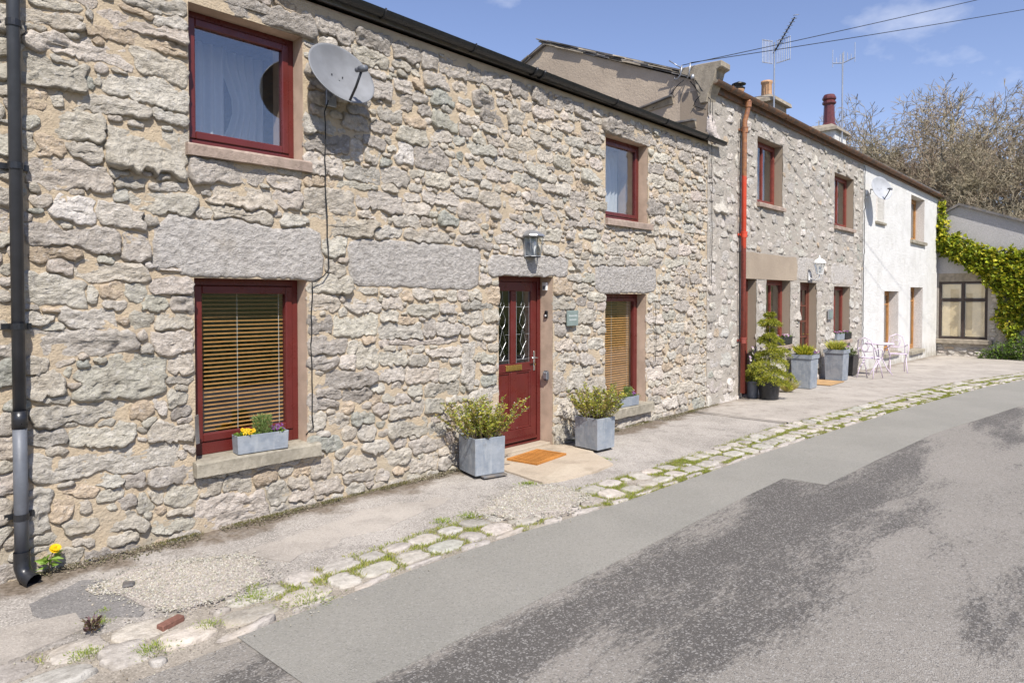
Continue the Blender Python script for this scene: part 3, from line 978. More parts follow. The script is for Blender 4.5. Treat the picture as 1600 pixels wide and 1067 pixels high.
def window(par, x0, x1, z0, z1, y, mat, fw=0.06, sash=0.045, mull=(), trans=(), sill=None, bw=None, glass='glass'):
    """frame > sash, pane, glazing bars, sill"""
    f = bars(MB(), x0, x1, z0, z1, fw, y, y + 0.07, bw).build('window', M[mat], par, bevel=0.004)
    a, b, c, d = x0 + fw, x1 - fw, z0 + (bw or fw), z1 - fw
    if sash:
        bars(MB(), a + .002, b - .002, c + .002, d - .002, sash, y - 0.012, y + 0.05).build('sash', M[mat], f, bevel=0.006)
        a += sash; b -= sash; c += sash; d -= sash
    xs = [a] + [x0 + (x1 - x0) * q for q in mull] + [b]
    zs = [c] + [z0 + (z1 - z0) * q for q in trans] + [d]
    for q in xs[1:-1]: box('mullion', q - 0.022, q + 0.022, y - 0.006, y + 0.045, c, d, M[mat], f, bevel=0.004)
    for q in zs[1:-1]:
        for p0, p1 in zip(xs[:-1], xs[1:]):
            box('glazing_bar', p0 + (0.022 if p0 != a else 0), p1 - (0.022 if p1 != b else 0), y - 0.002, y + 0.04, q - 0.016, q + 0.016, M[mat], f, bevel=0.003)
    for p0, p1 in zip(xs[:-1], xs[1:]):
        for q0, q1 in zip(zs[:-1], zs[1:]):
            box('pane', p0 + (0.02 if p0 != a else 0) - .003, p1 - (0.02 if p1 != b else 0) + .003, y + 0.018, y + 0.024, q0 - .003, q1 + .003, M[glass], f)
    if sill:
        sx0, sx1, sz0, sz1, sy0, sm = sill
        xs = np.linspace(sx0, sx1, 22)
        v = []; ff = []
        for i, xx in enumerate(xs):
            n1, n2, n3 = [float(vn(xx * 9, q, sz0 * 7)) * 0.006 for q in (1.3, 4.4, 8.8)]
            for (yy, zz) in ((sy0 + n1, sz0 + n2), (sy0 + n3 - 0.002, sz1 - 0.014 + n1), (sy0 + 0.014 + n3, sz1 + n2 * .5), (y + 0.06, sz1 + 0.012), (y + 0.06, sz0)):
                v.append((xx, yy, zz))
        for i in range(len(xs) - 1):
            for k in range(5): ff.append((i * 5 + k, i * 5 + (k + 1) % 5, (i + 1) * 5 + (k + 1) % 5, (i + 1) * 5 + k))
        ff += [tuple(range(5)), tuple((len(xs) - 1) * 5 + k for k in reversed(range(5)))]
        m = MB(); m.v = v; m.f = ff
        m.build('window_sill', M[sm], f)
    return f


def blind(x0, x1, z0, z1, y, pitch, label, group=None, tilt=0.55):
    t = thing('venetian_blind', label, 'blind', ((x0 + x1) / 2, y, z0), group)
    box('head_rail', x0, x1, y - 0.02, y + 0.02, z1 - 0.035, z1, M['slat'], t, bevel=0.004)
    n = int((z1 - 0.045 - z0) / pitch)
    proto = None
    ca, sa = math.cos(tilt) * 0.0145, math.sin(tilt) * 0.0145
    for i in range(n):
        zc = z1 - 0.055 - i * pitch
        if proto is None:
            m = MB()
            m.hexa([(x0, y - ca, zc - sa - .0012), (x1, y - ca, zc - sa - .0012), (x1, y + ca, zc + sa - .0012), (x0, y + ca, zc + sa - .0012)],
                   [(x0, y - ca, zc - sa + .0012), (x1, y - ca, zc - sa + .0012), (x1, y + ca, zc + sa + .0012), (x0, y + ca, zc + sa + .0012)])
            proto = m.build('slat', M['slat'], t)
        else:
            o = proto.copy(); COL.objects.link(o); o.parent = t
            o.location = proto.location + Vector((0, 0, -i * pitch))
    for q in (0.07, 0.46, 0.90):
        xx = x0 + (x1 - x0) * q
        MB().tube([(xx, y - 0.018, z0 + 0.01), (xx, y - 0.018, z1 - 0.03)], 0.0022, 5).build('ladder_cord', M['cord'], t)
    return t


def gutter(par, x0, x1, zl, zr, y, r, mat, clips, name='gutter', n=10):
    v = []; f = []
    prof = [(math.cos(a) * r, math.sin(a) * r) for a in np.linspace(math.pi, 2 * math.pi, n)] + [(math.cos(a) * (r - .006), math.sin(a) * (r - .006)) for a in np.linspace(2 * math.pi, math.pi, n)]
    prof = [(p[0] - (0.004 if abs(p[1]) < .001 and p[0] < 0 else 0), p[1]) for p in prof]
    xs = np.linspace(x0, x1, 24); L = len(prof)
    for x in xs:
        z = zl + (zr - zl) * (x - x0) / (x1 - x0)
        for (yy, zz) in prof: v.append((x, y + yy, z + zz))
    for i in range(len(xs) - 1):
        for k in range(L): f.append((i * L + k, i * L + (k + 1) % L, (i + 1) * L + (k + 1) % L, (i + 1) * L + k))
    f += [tuple(range(L)), tuple((len(xs) - 1) * L + k for k in reversed(range(L)))]
    m = MB(); m.v = v; m.f = f
    g = m.build(name, mat, par)
    for c in clips:
        z = zl + (zr - zl) * (c - x0) / (x1 - x0)
        pts = [(c, y + math.cos(a) * (r + .004), z + math.sin(a) * (r + .004)) for a in np.linspace(math.pi * 0.95, 2.08 * math.pi, 9)] + [(c, y + r + 0.05, z - 0.01)]
        MB().tube(pts, 0.009, 6).build('bracket', mat, g)
    return g


# ------------------------------------------------------------------ near cottage
H1 = thing('stone_cottage', 'pale limestone rubble cottage with maroon windows and door and black gutter', 'house', (4.0, 0, 0))
O1 = [(2.225, 3.175, 0.55, 1.95), (2.2, 3.15, 2.95, 4.0), (5.55, 6.5, -0.1, 2.05), (7.6, 8.625, 0.3, 1.85), (7.6, 8.65, 2.85, 3.975)]
W1 = slab_with_holes(-3.0, 10.48, -0.3, 4.32, 0.006, 0.5, O1).build('wall', M['render'], H1, fix=False)
skin(-3.0, 10.475, -0.1, 4.3, O1, M['mortar'], W1, 0.025, rng, 'mortar_face')
m = MB().box(-3.0, 10.48, 6.5, 6.8, -0.3, 4.3).box(-3.3, -3.0, 0.006, 6.8, -0.3, 4.3).prism([(0.006, 4.3), (6.8, 4.3), (3.4, 5.45)], 0, -3.3, -3.0)
m.build('rear_wall', M['interior'], H1)
box('upper_floor', -3.0, 10.48, 0.5, 6.5, 2.32, 2.5, M['interior'], H1)
m = MB().prism([(-0.06, 4.335), (3.4, 5.48), (6.9, 4.33), (6.9, 4.40), (3.4, 5.56), (-0.06, 4.40)], 0, -3.35, 10.47)
m.build('roof', M['slate'], H1)

HAND = """
1.35 3.72 0.14 0.036 0.1 n;1.33 3.6 0.18 0.04 0.02 n;1.88 3.72 0.31 0.048 -0.02 n;1.68 3.61 0.16 0.044 0.05 n;1.54 3.72 0.03 0.053 0.29 n;
1.5 3.45 0.31 0.06 -0.01 n;2 3.46 0.18 0.078 -0.18 n;1.85 3.82 0.11 0.023 -0.07 b;2.08 3.8 0.11 0.041 -0.03 n;1.97 3.9 0.21 0.046 0.14 n;
2.03 3.61 0.14 0.032 -0.03 b;1.33 3.25 0.18 0.089 0.05 n;1.92 3.27 0.26 0.072 -0.08 n;1.54 3.27 0.03 0.058 0.07 g;1.6 3.3 0.02 0.054 0.02 n;
1.22 3.08 0.08 0.06 -0.08 n;1.35 3.11 0.04 0.047 -0.01 n;1.66 3.12 0.24 0.054 0.02 n;2.05 3.12 0.12 0.047 -0.1 n;1.45 2.94 0.18 0.095 0.08 n;
1.19 2.93 0.05 0.037 0.1 n;1.18 2.81 0.04 0.06 0.06 n;1.31 2.79 0.09 0.084 0 b;1.52 2.78 0.12 0.068 -0.08 n;1.91 2.86 0.26 0.159 -0.03 n;
1.42 2.62 0.25 0.091 -0.04 n;1.22 2.51 0.03 0.032 -0.01 n;1.44 2.39 0.11 0.077 -0.04 w;1.79 2.61 0.11 0.045 0 n;2.04 2.61 0.13 0.036 0.07 n;
1.72 2.52 0.05 0.05 -0.05 n;1.99 2.49 0.22 0.068 -0.06 n;1.73 2.36 0.15 0.075 -0.15 n;1.94 2.35 0.07 0.046 0.01 n;1.22 2.37 0.05 0.014 0.09 g;
1.17 2.32 0.04 0.037 -0.04 n;1.44 2.19 0.29 0.077 -0.07 n;1.83 2.17 0.09 0.092 -0.1 n;1.36 1.99 0.07 0.038 -0.05 n;1.34 2.08 0.13 0.042 0.12 b;
1.67 1.97 0.21 0.06 0 n;1.94 2.03 0.05 0.026 0.03 w;2.09 2 0.16 0.037 -0.04 n;2.07 1.89 0.14 0.064 -0.06 n;1.31 1.85 0.18 0.09 -0.03 n;
1.54 1.83 0.04 0.054 -0.13 n;1.66 1.84 0.08 0.045 0.01 n;1.81 1.84 0.06 0.066 0.01 n;2.63 2.17 0.7 0.232 -0.02 L;1.94 1.76 0.09 0.052 -0.06 n;
2.14 1.75 0.09 0.059 0.03 n;1.24 1.66 0.09 0.044 -0.08 n;1.3 1.71 0.06 0.014 -0.12 b;1.52 1.66 0.16 0.059 -0.01 n;1.73 1.65 0.04 0.035 0.04 b;
1.87 1.63 0.07 0.051 -0.06 n;2.09 1.62 0.13 0.059 -0.05 n;1.48 1.5 0.33 0.068 -0.03 n;1.85 1.53 0.04 0.026 -0.11 n;2.08 1.47 0.14 0.088 -0.05 n;
1.87 1.44 0.04 0.036 0 n;1.21 1.36 0.06 0.06 0.01 n;1.25 1.24 0.11 0.075 0.08 n;1.37 1.38 0.07 0.024 0.09 n;1.4 1.31 0.03 0.034 -0.08 n;
1.48 1.35 0.05 0.039 0.03 g;1.58 1.37 0.04 0.034 0.16 n;1.73 1.23 0.27 0.127 0.01 n;2.13 1.3 0.09 0.07 -0.07 n;2.11 1.18 0.1 0.032 -0.04 n;
2.08 1.04 0.07 0.07 -0.18 n;1.44 1.02 0.29 0.068 -0.01 n;1.85 1 0.08 0.057 -0.05 n;1.97 1.01 0.04 0.068 0 n;2.1 0.96 0.07 0.048 -0.28 n;
1.4 0.95 0.05 0.019 -0.13 n;1.25 0.89 0.11 0.052 -0.11 n;1.61 0.85 0.21 0.06 -0.08 n;2.04 0.81 0.16 0.064 -0.11 n;1.6 0.67 0.46 0.085 -0.06 n;
2.11 0.63 0.03 0.038 -0.16 n;1.21 0.41 0.07 0.155 -0.16 n;1.46 0.49 0.12 0.04 -0.16 n;1.34 0.41 0.06 0.077 -0.22 b;1.62 0.54 0.11 0.045 -0.15 n;
1.8 0.51 0.06 0.046 -0.19 n;2.05 0.49 0.15 0.059 -0.16 n;1.93 0.36 0.06 0.042 -0.21 n;2.11 0.33 0.1 0.07 -0.16 n;2.06 0.1 0.14 0.048 -0.17 n;
2.09 0.21 0.1 0.027 -0.15 n;1.75 0.35 0.05 0.046 0.18 n;1.86 0.29 0.06 0.078 -0.46 n;1.46 0.15 0.06 0.03 -0.18 n;1.71 0.23 0.16 0.071 -0.17 n;
1.49 0.39 0.04 0.039 -0.1 n;1.64 -0.01 0.2 0.076 -0.07 n;1.66 -0.08 0.09 0.036 -0.17 n;1.38 0.05 0.07 0.072 -0.13 n;1.23 0.16 0.07 0.028 -0.33 n;
3.28 3.29 0.16 0.068 0.07 n;3.36 3.14 0.24 0.075 0.08 n;3.35 2.94 0.18 0.087 0.03 n;3.32 2.8 0.14 0.05 0.08 n;3.43 2.64 0.24 0.108 0.02 n;
3.54 2.44 0.34 0.083 0.02 n;3.77 2.92 0.19 0.072 0.03 n;4.12 2.95 0.16 0.082 0 n;3.92 2.69 0.27 0.087 -0.07 n;3.7 2.81 0.22 0.032 0.09 n;
4.57 3.2 0.2 0.115 0.11 d;4.34 3.37 0.18 0.077 0.06 n;3.95 3.39 0.11 0.054 0.06 d;4.07 3.51 0.13 0.068 0.09 n;3.69 3.12 0.07 0.091 -0.03 n;
3.86 3.11 0.08 0.073 -0.02 n;4.24 3.18 0.1 0.096 0.08 w;4.69 2.8 0.24 0.058 -0.01 n;4.37 2.67 0.15 0.064 -0 n;4.26 2.53 0.17 0.056 0.08 n;
3.86 2.55 0.16 0.04 0.01 n;4.03 2.41 0.16 0.054 0.07 n;4.51 2.4 0.28 0.057 -0.01 n;5.17 2.38 0.27 0.062 0.03 n;5.23 3.39 0.22 0.062 0.12 n;
4.42 2.12 0.84 0.228 0 L;3.38 1.91 0.19 0.07 0.01 n;3.34 1.75 0.15 0.072 -0.01 n;3.3 1.57 0.12 0.075 -0.03 n;3.75 1.75 0.16 0.08 -0.01 n;
3.79 1.88 0.11 0.039 -0.02 n;3.67 1.55 0.22 0.091 -0.02 n;3.38 1.38 0.17 0.076 -0.05 d;3.62 1.35 0.05 0.052 -0.06 n;3.79 1.27 0.11 0.11 -0.03 n;
3.34 1.24 0.15 0.05 0.01 n;3.57 1.22 0.08 0.064 -0.03 n;3.52 1.07 0.34 0.07 -0.06 n;3.33 0.94 0.15 0.069 -0.02 d;3.69 0.92 0.15 0.059 -0.06 n;
4.07 1.87 0.13 0.044 0.01 n;4.08 1.75 0.11 0.048 -0 n;4.05 1.62 0.11 0.062 -0.02 n;4.19 1.48 0.25 0.066 -0.01 n;4.53 1.5 0.08 0.065 -0.03 n;
4.8 1.48 0.17 0.067 0.01 n;4.44 1.37 0.51 0.028 -0 n;5.08 1.1 0.09 0.222 -0.07 n;4.72 1.24 0.23 0.044 -0.04 n;4.1 1.23 0.17 0.062 -0.06 n;
4.39 1.18 0.1 0.056 -0.06 n;4.06 1.06 0.15 0.062 0.01 n;4.44 1.04 0.19 0.064 -0.08 n;4.82 1.02 0.13 0.082 -0.08 n;5.22 1.72 0.22 0.046 0.04 n;
5.13 1.58 0.13 0.069 -0.02 n;6.09 2.16 0.71 0.126 0.02 L;8.13 2.05 0.75 0.186 0.02 L;3.32 0.91 0.15 0.082 -0.08 d;3.26 0.72 0.07 0.082 -0.13 n;
3.48 0.7 0.11 0.058 -0.02 n;3.72 0.7 0.12 0.066 -0.02 g;3.36 0.52 0.14 0.057 -0.11 g;3.78 0.56 0.08 0.067 -0.14 n;3.66 0.29 0.21 0.072 -0.12 n;
3.7 0.17 0.19 0.046 -0.08 n;3.37 0.15 0.14 0.077 -0.02 n;3.08 0.23 0.09 0.049 -0.06 n;2.88 0.19 0.1 0.09 -0.14 n;2.55 0.34 0.11 0.063 -0.09 n;
2.79 0.33 0.09 0.048 -0.13 n;3.12 0.34 0.06 0.05 -0.08 b;2.32 0.34 0.08 0.072 -0.14 n;2.52 0.12 0.26 0.126 -0.12 n;2.9 0.03 0.09 0.048 -0.16 n;
3.32 0.31 0.1 0.076 -0.12 n;"""
hand = []
for e in HAND.replace('\n', '').split(';'):
    q = e.split()
    if len(q) == 6: hand.append(tuple(float(a) for a in q[:5]) + (q[5],))
r1 = np.random.default_rng(21)
# flat slabs bedded under the eaves, and the rough heads of the upper windows
x = -2.9
while x < 10.3:
    w = r1.uniform(0.10, 0.24)
    if not (2.0 < x + w < 3.3 or 7.4 < x + w < 8.8):
        hand.append((x + w, 4.15 + r1.normal() * 0.008, w * 0.97, 0.075, 0.0, 'd'))
    x += 2 * w
hand += [(2.66, 4.09, 0.58, 0.085, 0.0, 'd'), (8.12, 4.07, 0.62, 0.09, 0.0, 'd')]
for (xx, zz, ww, hh) in ((6.64, 0.78, 0.12, 0.13), (6.93, 0.80, 0.16, 0.15), (6.66, 0.45, 0.11, 0.12), (6.70, 0.14, 0.14, 0.12), (6.7, 1.06, 0.18, 0.06), (6.72, 1.23, 0.15, 0.07),
                         (6.68, 1.41, 0.12, 0.07), (6.7, 1.75, 0.2, 0.07), (5.42, 1.83, 0.13, 0.1), (6.72, 1.92, 0.17, 0.1), (8.86, 1.5, 0.2, 0.07), (8.85, 1.1, 0.2, 0.09), (8.85, 0.7, 0.2, 0.11),
                         (8.9, 3.1, 0.22, 0.1), (8.85, 3.5, 0.18, 0.08), (7.38, 3.0, 0.22, 0.06), (7.3, 3.35, 0.25, 0.08), (7.3, 2.75, 0.24, 0.07), (11.0, 0.1, 0.2, 0.12)):
    if xx < 10.4: hand.append((xx, zz, ww, hh, 0.0, 'b' if (xx, zz) in ((6.72, 1.92), (5.42, 1.83)) else 'n'))


def sc1(x, z):
    k = 0.9
    if x < 3.6: k = 1.2
    if z < 0.7: k *= 1.15
    if 5.5 < x < 10 and z > 2.2: k *= 0.92
    return k


T1 = [(1500, 0.30, 0.48, 0.12, 0.17, 0.96), (5000, 0.20, 0.34, 0.085, 0.135, 0.95), (9000, 0.13, 0.24, 0.07, 0.12, 0.95), (14000, 0.09, 0.16, 0.05, 0.085, 0.93), (14000, 0.055, 0.10, 0.035, 0.06, 0.9)]
S1, L1 = rubble(-3.0, 10.48, -0.04, 4.26, O1, hand, T1, sc1, r1, fill=60000)
OL1 = outlines(S1, L1, -3.0, -0.04, 0.01, 0.0075, r1, 0.019)
infill_bare(S1, OL1, L1, -3.0, -0.04, 0.01, r1)
wallmap = lambda X, Z, H: np.stack([X, -H, Z], -1)
lay_stones(S1, OL1, wallmap, W1, M['stone'], view_score, 300, 'stone', 'small_stones', r1, ring=0.0135)

# windows
FW1 = window(H1, 2.225, 3.175, 0.565, 1.95, 0.15, 'maroon', 0.055, 0.062, sill=(2.20, 3.26, 0.445, 0.555, -0.075, 'sill'), bw=0.10)
FW2 = window(H1, 2.2, 3.15, 2.965, 4.0, 0.15, 'maroon', 0.05, 0.058, sill=(2.17, 3.20, 2.862, 2.952, -0.055, 'sillred'), bw=0.06, glass='skyglass')
FW3 = window(H1, 7.6, 8.625, 0.315, 1.85, 0.15, 'maroon', 0.05, 0.05, sill=(7.55, 8.72, 0.17, 0.30, -0.09, 'sill'), bw=0.10)
FW4 = window(H1, 7.6, 8.65, 2.865, 3.975, 0.15, 'maroon', 0.045, 0.05, sill=(7.58, 8.72, 2.765, 2.852, -0.06, 'sillred'), bw=0.06, glass='skyglass')
blind(2.28, 3.12, 0.62, 1.90, 0.245, 0.0335, 'brown wooden venetian blind in the window beside the yellow pansies and grey drainpipe', tilt=0.3)
blind(7.66, 8.57, 0.36, 1.80, 0.245, 0.0335, 'honey wooden venetian blind in the ground floor window between door and iron pipe', tilt=0.75)
curtain('net_curtain', 2.22, 2.75, 2.9, 3.95, 0.62, 'white net curtain drawn to the left of the upper window beside the dish', 6, 0.02)
curtain('net_curtain', 2.72, 3.14, 2.9, 3.95, 0.68, 'white net curtain gathered to the right of the upper window beside the dish', 5, 0.025, gather=3.14)
curtain('net_curtain', 7.9, 8.6, 2.8, 3.93, 0.5, 'white curtain behind the upper window over the ground floor blind', 6, 0.025, gather=8.6)

# front door
DY = 0.19
D1 = bars(MB(), 5.55, 6.5, 0.02, 2.05, 0.06, DY, DY + 0.08, 0.05).build('door', M['maroon'], H1, bevel=0.004)
a, b, c, d = 5.613, 6.437, 0.073, 1.987
mid = (a + b) / 2
zc = 1.02
lf = MB()
st = 0.10
lf.box(a, a + st, DY + .015, DY + .06, c, d).box(b - st, b, DY + .015, DY + .06, c, d)
lf.box(a + st, b - st, DY + .015, DY + .06, d - 0.11, d).box(a + st, b - st, DY + .015, DY + .06, zc - 0.10, zc).box(a + st, b - st, DY + .015, DY + .06, c, c + 0.16)
lf.box(mid - 0.045, mid + 0.045, DY + .015, DY + .06, zc, d - 0.11).box(mid - 0.045, mid + 0.045, DY + .015, DY + .06, c + 0.16, zc - 0.10)
lf.build('door_leaf', M['maroon'], D1, bevel=0.006)
for (p0, p1) in ((a + st, mid - 0.045), (mid + 0.045, b - st)):
    box('door_panel', p0, p1, DY + .032, DY + .05, c + 0.16, zc - 0.10, M['maroon'], D1)
    bars(MB(), p0, p1, c + 0.16, zc - 0.10, 0.022, DY + .020, DY + .034).build('panel_moulding', M['maroon'], D1, bevel=0.008)
    box('pane', p0 - .004, p1 + .004, DY + .034, DY + .040, zc - .004, d - 0.106, M['glass'], D1)
    xm = (p0 + p1) / 2; h0, h1 = zc, d - 0.11
    q = lambda u, v: (xm + u * (p1 - p0) / 2, DY + 0.031, h0 + v * (h1 - h0))
    for pts in ([(-.9, .05), (.9, .05)], [(-.9, .78), (.9, .78)], [(-.85, 0), (-.85, 1)], [(.85, 0), (.85, 1)], [(0, .05), (-.3, .12), (0, .20), (.3, .12), (0, .05)], [(0, .20), (-.35, .3), (0, .48), (.45, .3), (0, .20)],
                [(0, .48), (-.45, .56), (-.3, .66), (0, .74), (.4, .62), (.3, .54), (0, .48)], [(0, .74), (-.25, .8), (0, .9), (.25, .8), (0, .74)], [(0, .9), (0, 1)], [(-.9, .40), (-.35, .40)], [(.4, .40), (.9, .40)]):
        MB().tube([q(*p) for p in pts], 0.0022, 4).build('lead_strip', M['lead'], D1)
box('weather_bar', a + 0.01, b - 0.01, DY - 0.022, DY + 0.016, c + 0.015, c + 0.055, M['maroon'], D1, bevel=0.012, seg=2)
lb = box('letter_plate', mid - 0.14, mid + 0.14, DY + 0.004, DY + 0.016, zc - 0.085, zc - 0.015, M['brass'], D1, bevel=0.004)
box('letter_flap', mid - 0.115, mid + 0.115, DY - 0.002, DY + 0.005, zc - 0.07, zc - 0.028, M['brass'], lb, bevel=0.003)
hd = box('handle_plate', b - 0.062, b - 0.03, DY + 0.004, DY + 0.016, zc - 0.11, zc + 0.13, M['chrome'], D1, bevel=0.006)
MB().tube([(b - 0.046, DY + 0.006, zc + 0.05), (b - 0.046, DY - 0.045, zc + 0.05), (b - 0.16, DY - 0.05, zc + 0.055)], 0.009, 8).build('lever_handle', M['chrome'], hd, smooth=True)
MB().lathe([(0.0, 0.0), (0.011, 0.0), (0.011, 0.014), (0, 0.014)], (b - 0.046, DY + 0.004, zc - 0.03), 10, axis=(0, -1, 0)).build('lock_barrel', M['brass'], hd)
box('threshold', 5.56, 6.49, 0.02, DY - 0.002, -0.08, 0.045, M['step'], H1, bevel=0.006)

# gutter, clips, joint
G1 = gutter(H1, -3.3, 10.86, 4.47, 4.36, -0.105, 0.058, M['black'], [-2.5, -1.3, 0.2, 1.5, 2.8, 3.9, 5.05, 7.65, 8.95, 10.2])
for dx in (-0.07, 0.07):
    MB().tube([(6.08 + dx + e * 0.014, -0.105 + math.cos(t) * 0.068, 4.397 + math.sin(t) * 0.068) for e in (0,) for t in np.linspace(math.pi * .98, 2.02 * math.pi, 9)], 0.014, 6).build('joint_collar', M['black'], G1, smooth=True)

# drainpipe at the near end
dp = MB().tube([(1.10, -0.105, 4.36), (1.10, -0.09, 4.2), (1.10, -0.085, 4.0), (1.10, -0.085, 1.0)], 0.036, 14).build('downpipe', M['pipegrey'], H1, smooth=True)
lo = MB().tube([(1.10, -0.085, 1.04), (1.10, -0.085, 0.16)], 0.039, 14).build('lower_pipe', M['greyplastic'], dp, smooth=True)
MB().tube([(1.10, -0.085, 0.98), (1.10, -0.085, 1.09)], 0.043, 14).build('pipe_collar', M['black'], dp, smooth=True)
MB().tube([(1.10, -0.085, 0.20), (1.10, -0.088, 0.10), (1.11, -0.12, 0.05), (1.14, -0.19, 0.025)], [0.046, 0.046, 0.046, 0.048], 14, cap=False).build('pipe_shoe', M['black'], dp, smooth=True)
for z in (2.62, 1.62, 0.42, 3.5):
    k = MB().tube([(1.10, -0.085, z - 0.02), (1.10, -0.085, z + 0.02)], 0.043, 14)
    k.box(1.02, 1.18, -0.045, -0.028, z - 0.018, z + 0.018).box(1.145, 1.175, -0.03, 0.004, z - 0.015, z + 0.015)
    k.build('pipe_clip', M['black'], dp)

# ------------------------------------------------------------------ things on the near wall
def dish(loc, n, w, h, label, mount, mat=M['dish']):
    """oval dish with feed arm; loc: middle of the dish, n: the way it faces"""
    n = Vector(n).normalized()
    t = thing('satellite_dish', label, 'satellite dish', mount)
    q = n.to_track_quat('Z', 'Y').to_matrix()
    # local x sideways, local y up
    side = Vector((0, 0, 1)).cross(n).normalized(); up = n.cross(side)
    L = Vector(loc)
    P = lambda u, v, d: L + side * u + up * v + n * d
    m = MB(); N = 40
    prof = [(0.0, -0.075), (0.2, -0.072), (0.4, -0.062), (0.6, -0.047), (0.8, -0.026), (0.95, -0.006), (1.0, 0.0), (1.015, -0.003), (1.0, -0.012), (0.8, -0.036), (0.5, -0.066), (0.0, -0.085)]
    b = 0
    for k, (rr, dd) in enumerate(prof):
        for i in range(N):
            a = 2 * math.pi * i / N
            m.v.append(tuple(P(rr * w / 2 * math.cos(a), rr * h / 2 * math.sin(a), dd)))
    for k in range(len(prof) - 1):
        for i in range(N):
            m.f.append((k * N + i, k * N + (i + 1) % N, (k + 1) * N + (i + 1) % N, (k + 1) * N + i))
    m.build('reflector', mat, t, smooth=True)
    foot = P(0, -h / 2 * 0.97, -0.02); tip = P(0, -h * 0.20, 0.21 * w / 0.6)
    MB().tube([foot, foot.lerp(tip, 0.5) + up * -0.012, tip], 0.011, 8).build('feed_arm', M['black'], t, smooth=True)
    ld = (P(0, 0, 0) - tip).normalized()
    hd = MB().tube([tip - ld * 0.045, tip + ld * 0.03], 0.028, 12).tube([tip + ld * 0.03, tip + ld * 0.075], 0.02, 12)
    hd.build('feed_head', M['greyplastic'], t, smooth=True)
    for (u, v) in ((-0.10, 0.02), (0.07, 0.02), (-0.05, -0.30)):
        c = P(u * w, v * h, -0.066 + 0.05 * (u * u + v * v) * 3)
        MB().lathe([(0, .006), (0.006, .004), (0.007, 0)], c, 8, axis=n).build('bolt', M['black'], t)
    mt = Vector(mount)
    MB().tube([P(0, -0.03, -0.08), mt + Vector((0, -0.10, 0.02)), mt + Vector((0, -0.10, -0.10)), mt + Vector((0, -0.01, -0.12))], 0.017, 8).build('mount_arm', M['galv'], t, smooth=True)
    MB().box(mt.x - 0.05, mt.x + 0.05, mt.y - 0.012, mt.y + 0.02, mt.z - 0.2, mt.z + 0.02).build('wall_bracket', M['galv'], t, bevel=0.003)
    return t


dish((3.40, -0.22, 3.71), (0.06, -0.92, 0.37), 0.66, 0.56, 'oval grey satellite dish with black feed arm on the rubble wall beside a maroon window', (3.40, -0.035, 3.66))


def cable(name, pts, label, r=0.0055, wob=0.006, mat='cable'):
    P = []
    for a, b in zip(pts[:-1], pts[1:]):
        a, b = Vector(a), Vector(b); n = max(2, int((b - a).length / 0.09))
        for i in range(n):
            p = a.lerp(b, i / n)
            p.x += random.gauss(0, wob); p.y += random.gauss(0, wob * 0.5); P.append(p)
    P.append(Vector(pts[-1]))
    return tag(MB().tube(P, r, 5).build(name, M[mat], smooth=True), label, 'cable')


cable('cable', [(3.36, -0.06, 3.5), (3.33, -0.05, 3.40), (3.335, -0.05, 2.7), (3.36, -0.055, 2.05), (3.30, -0.055, 1.98), (3.205, -0.04, 1.93), (3.195, -0.03, 1.3), (3.205, -0.03, 0.68), (3.17, 0.02, 0.62)],
      'black aerial cable running down from the satellite dish past the maroon window', wob=0.004)
cable('cable', [(8.80, -0.05, 1.72), (8.82, -0.05, 1.2), (8.80, -0.05, 0.85)], 'short black cable beside the window with honey blind', 0.004)
cable('cable', [(10.55, -0.05, 5.0), (10.53, -0.05, 4.0), (10.56, -0.05, 2.6), (10.54, -0.05, 2.0)], 'thin cable hanging down the joint between the two stone houses', 0.005)


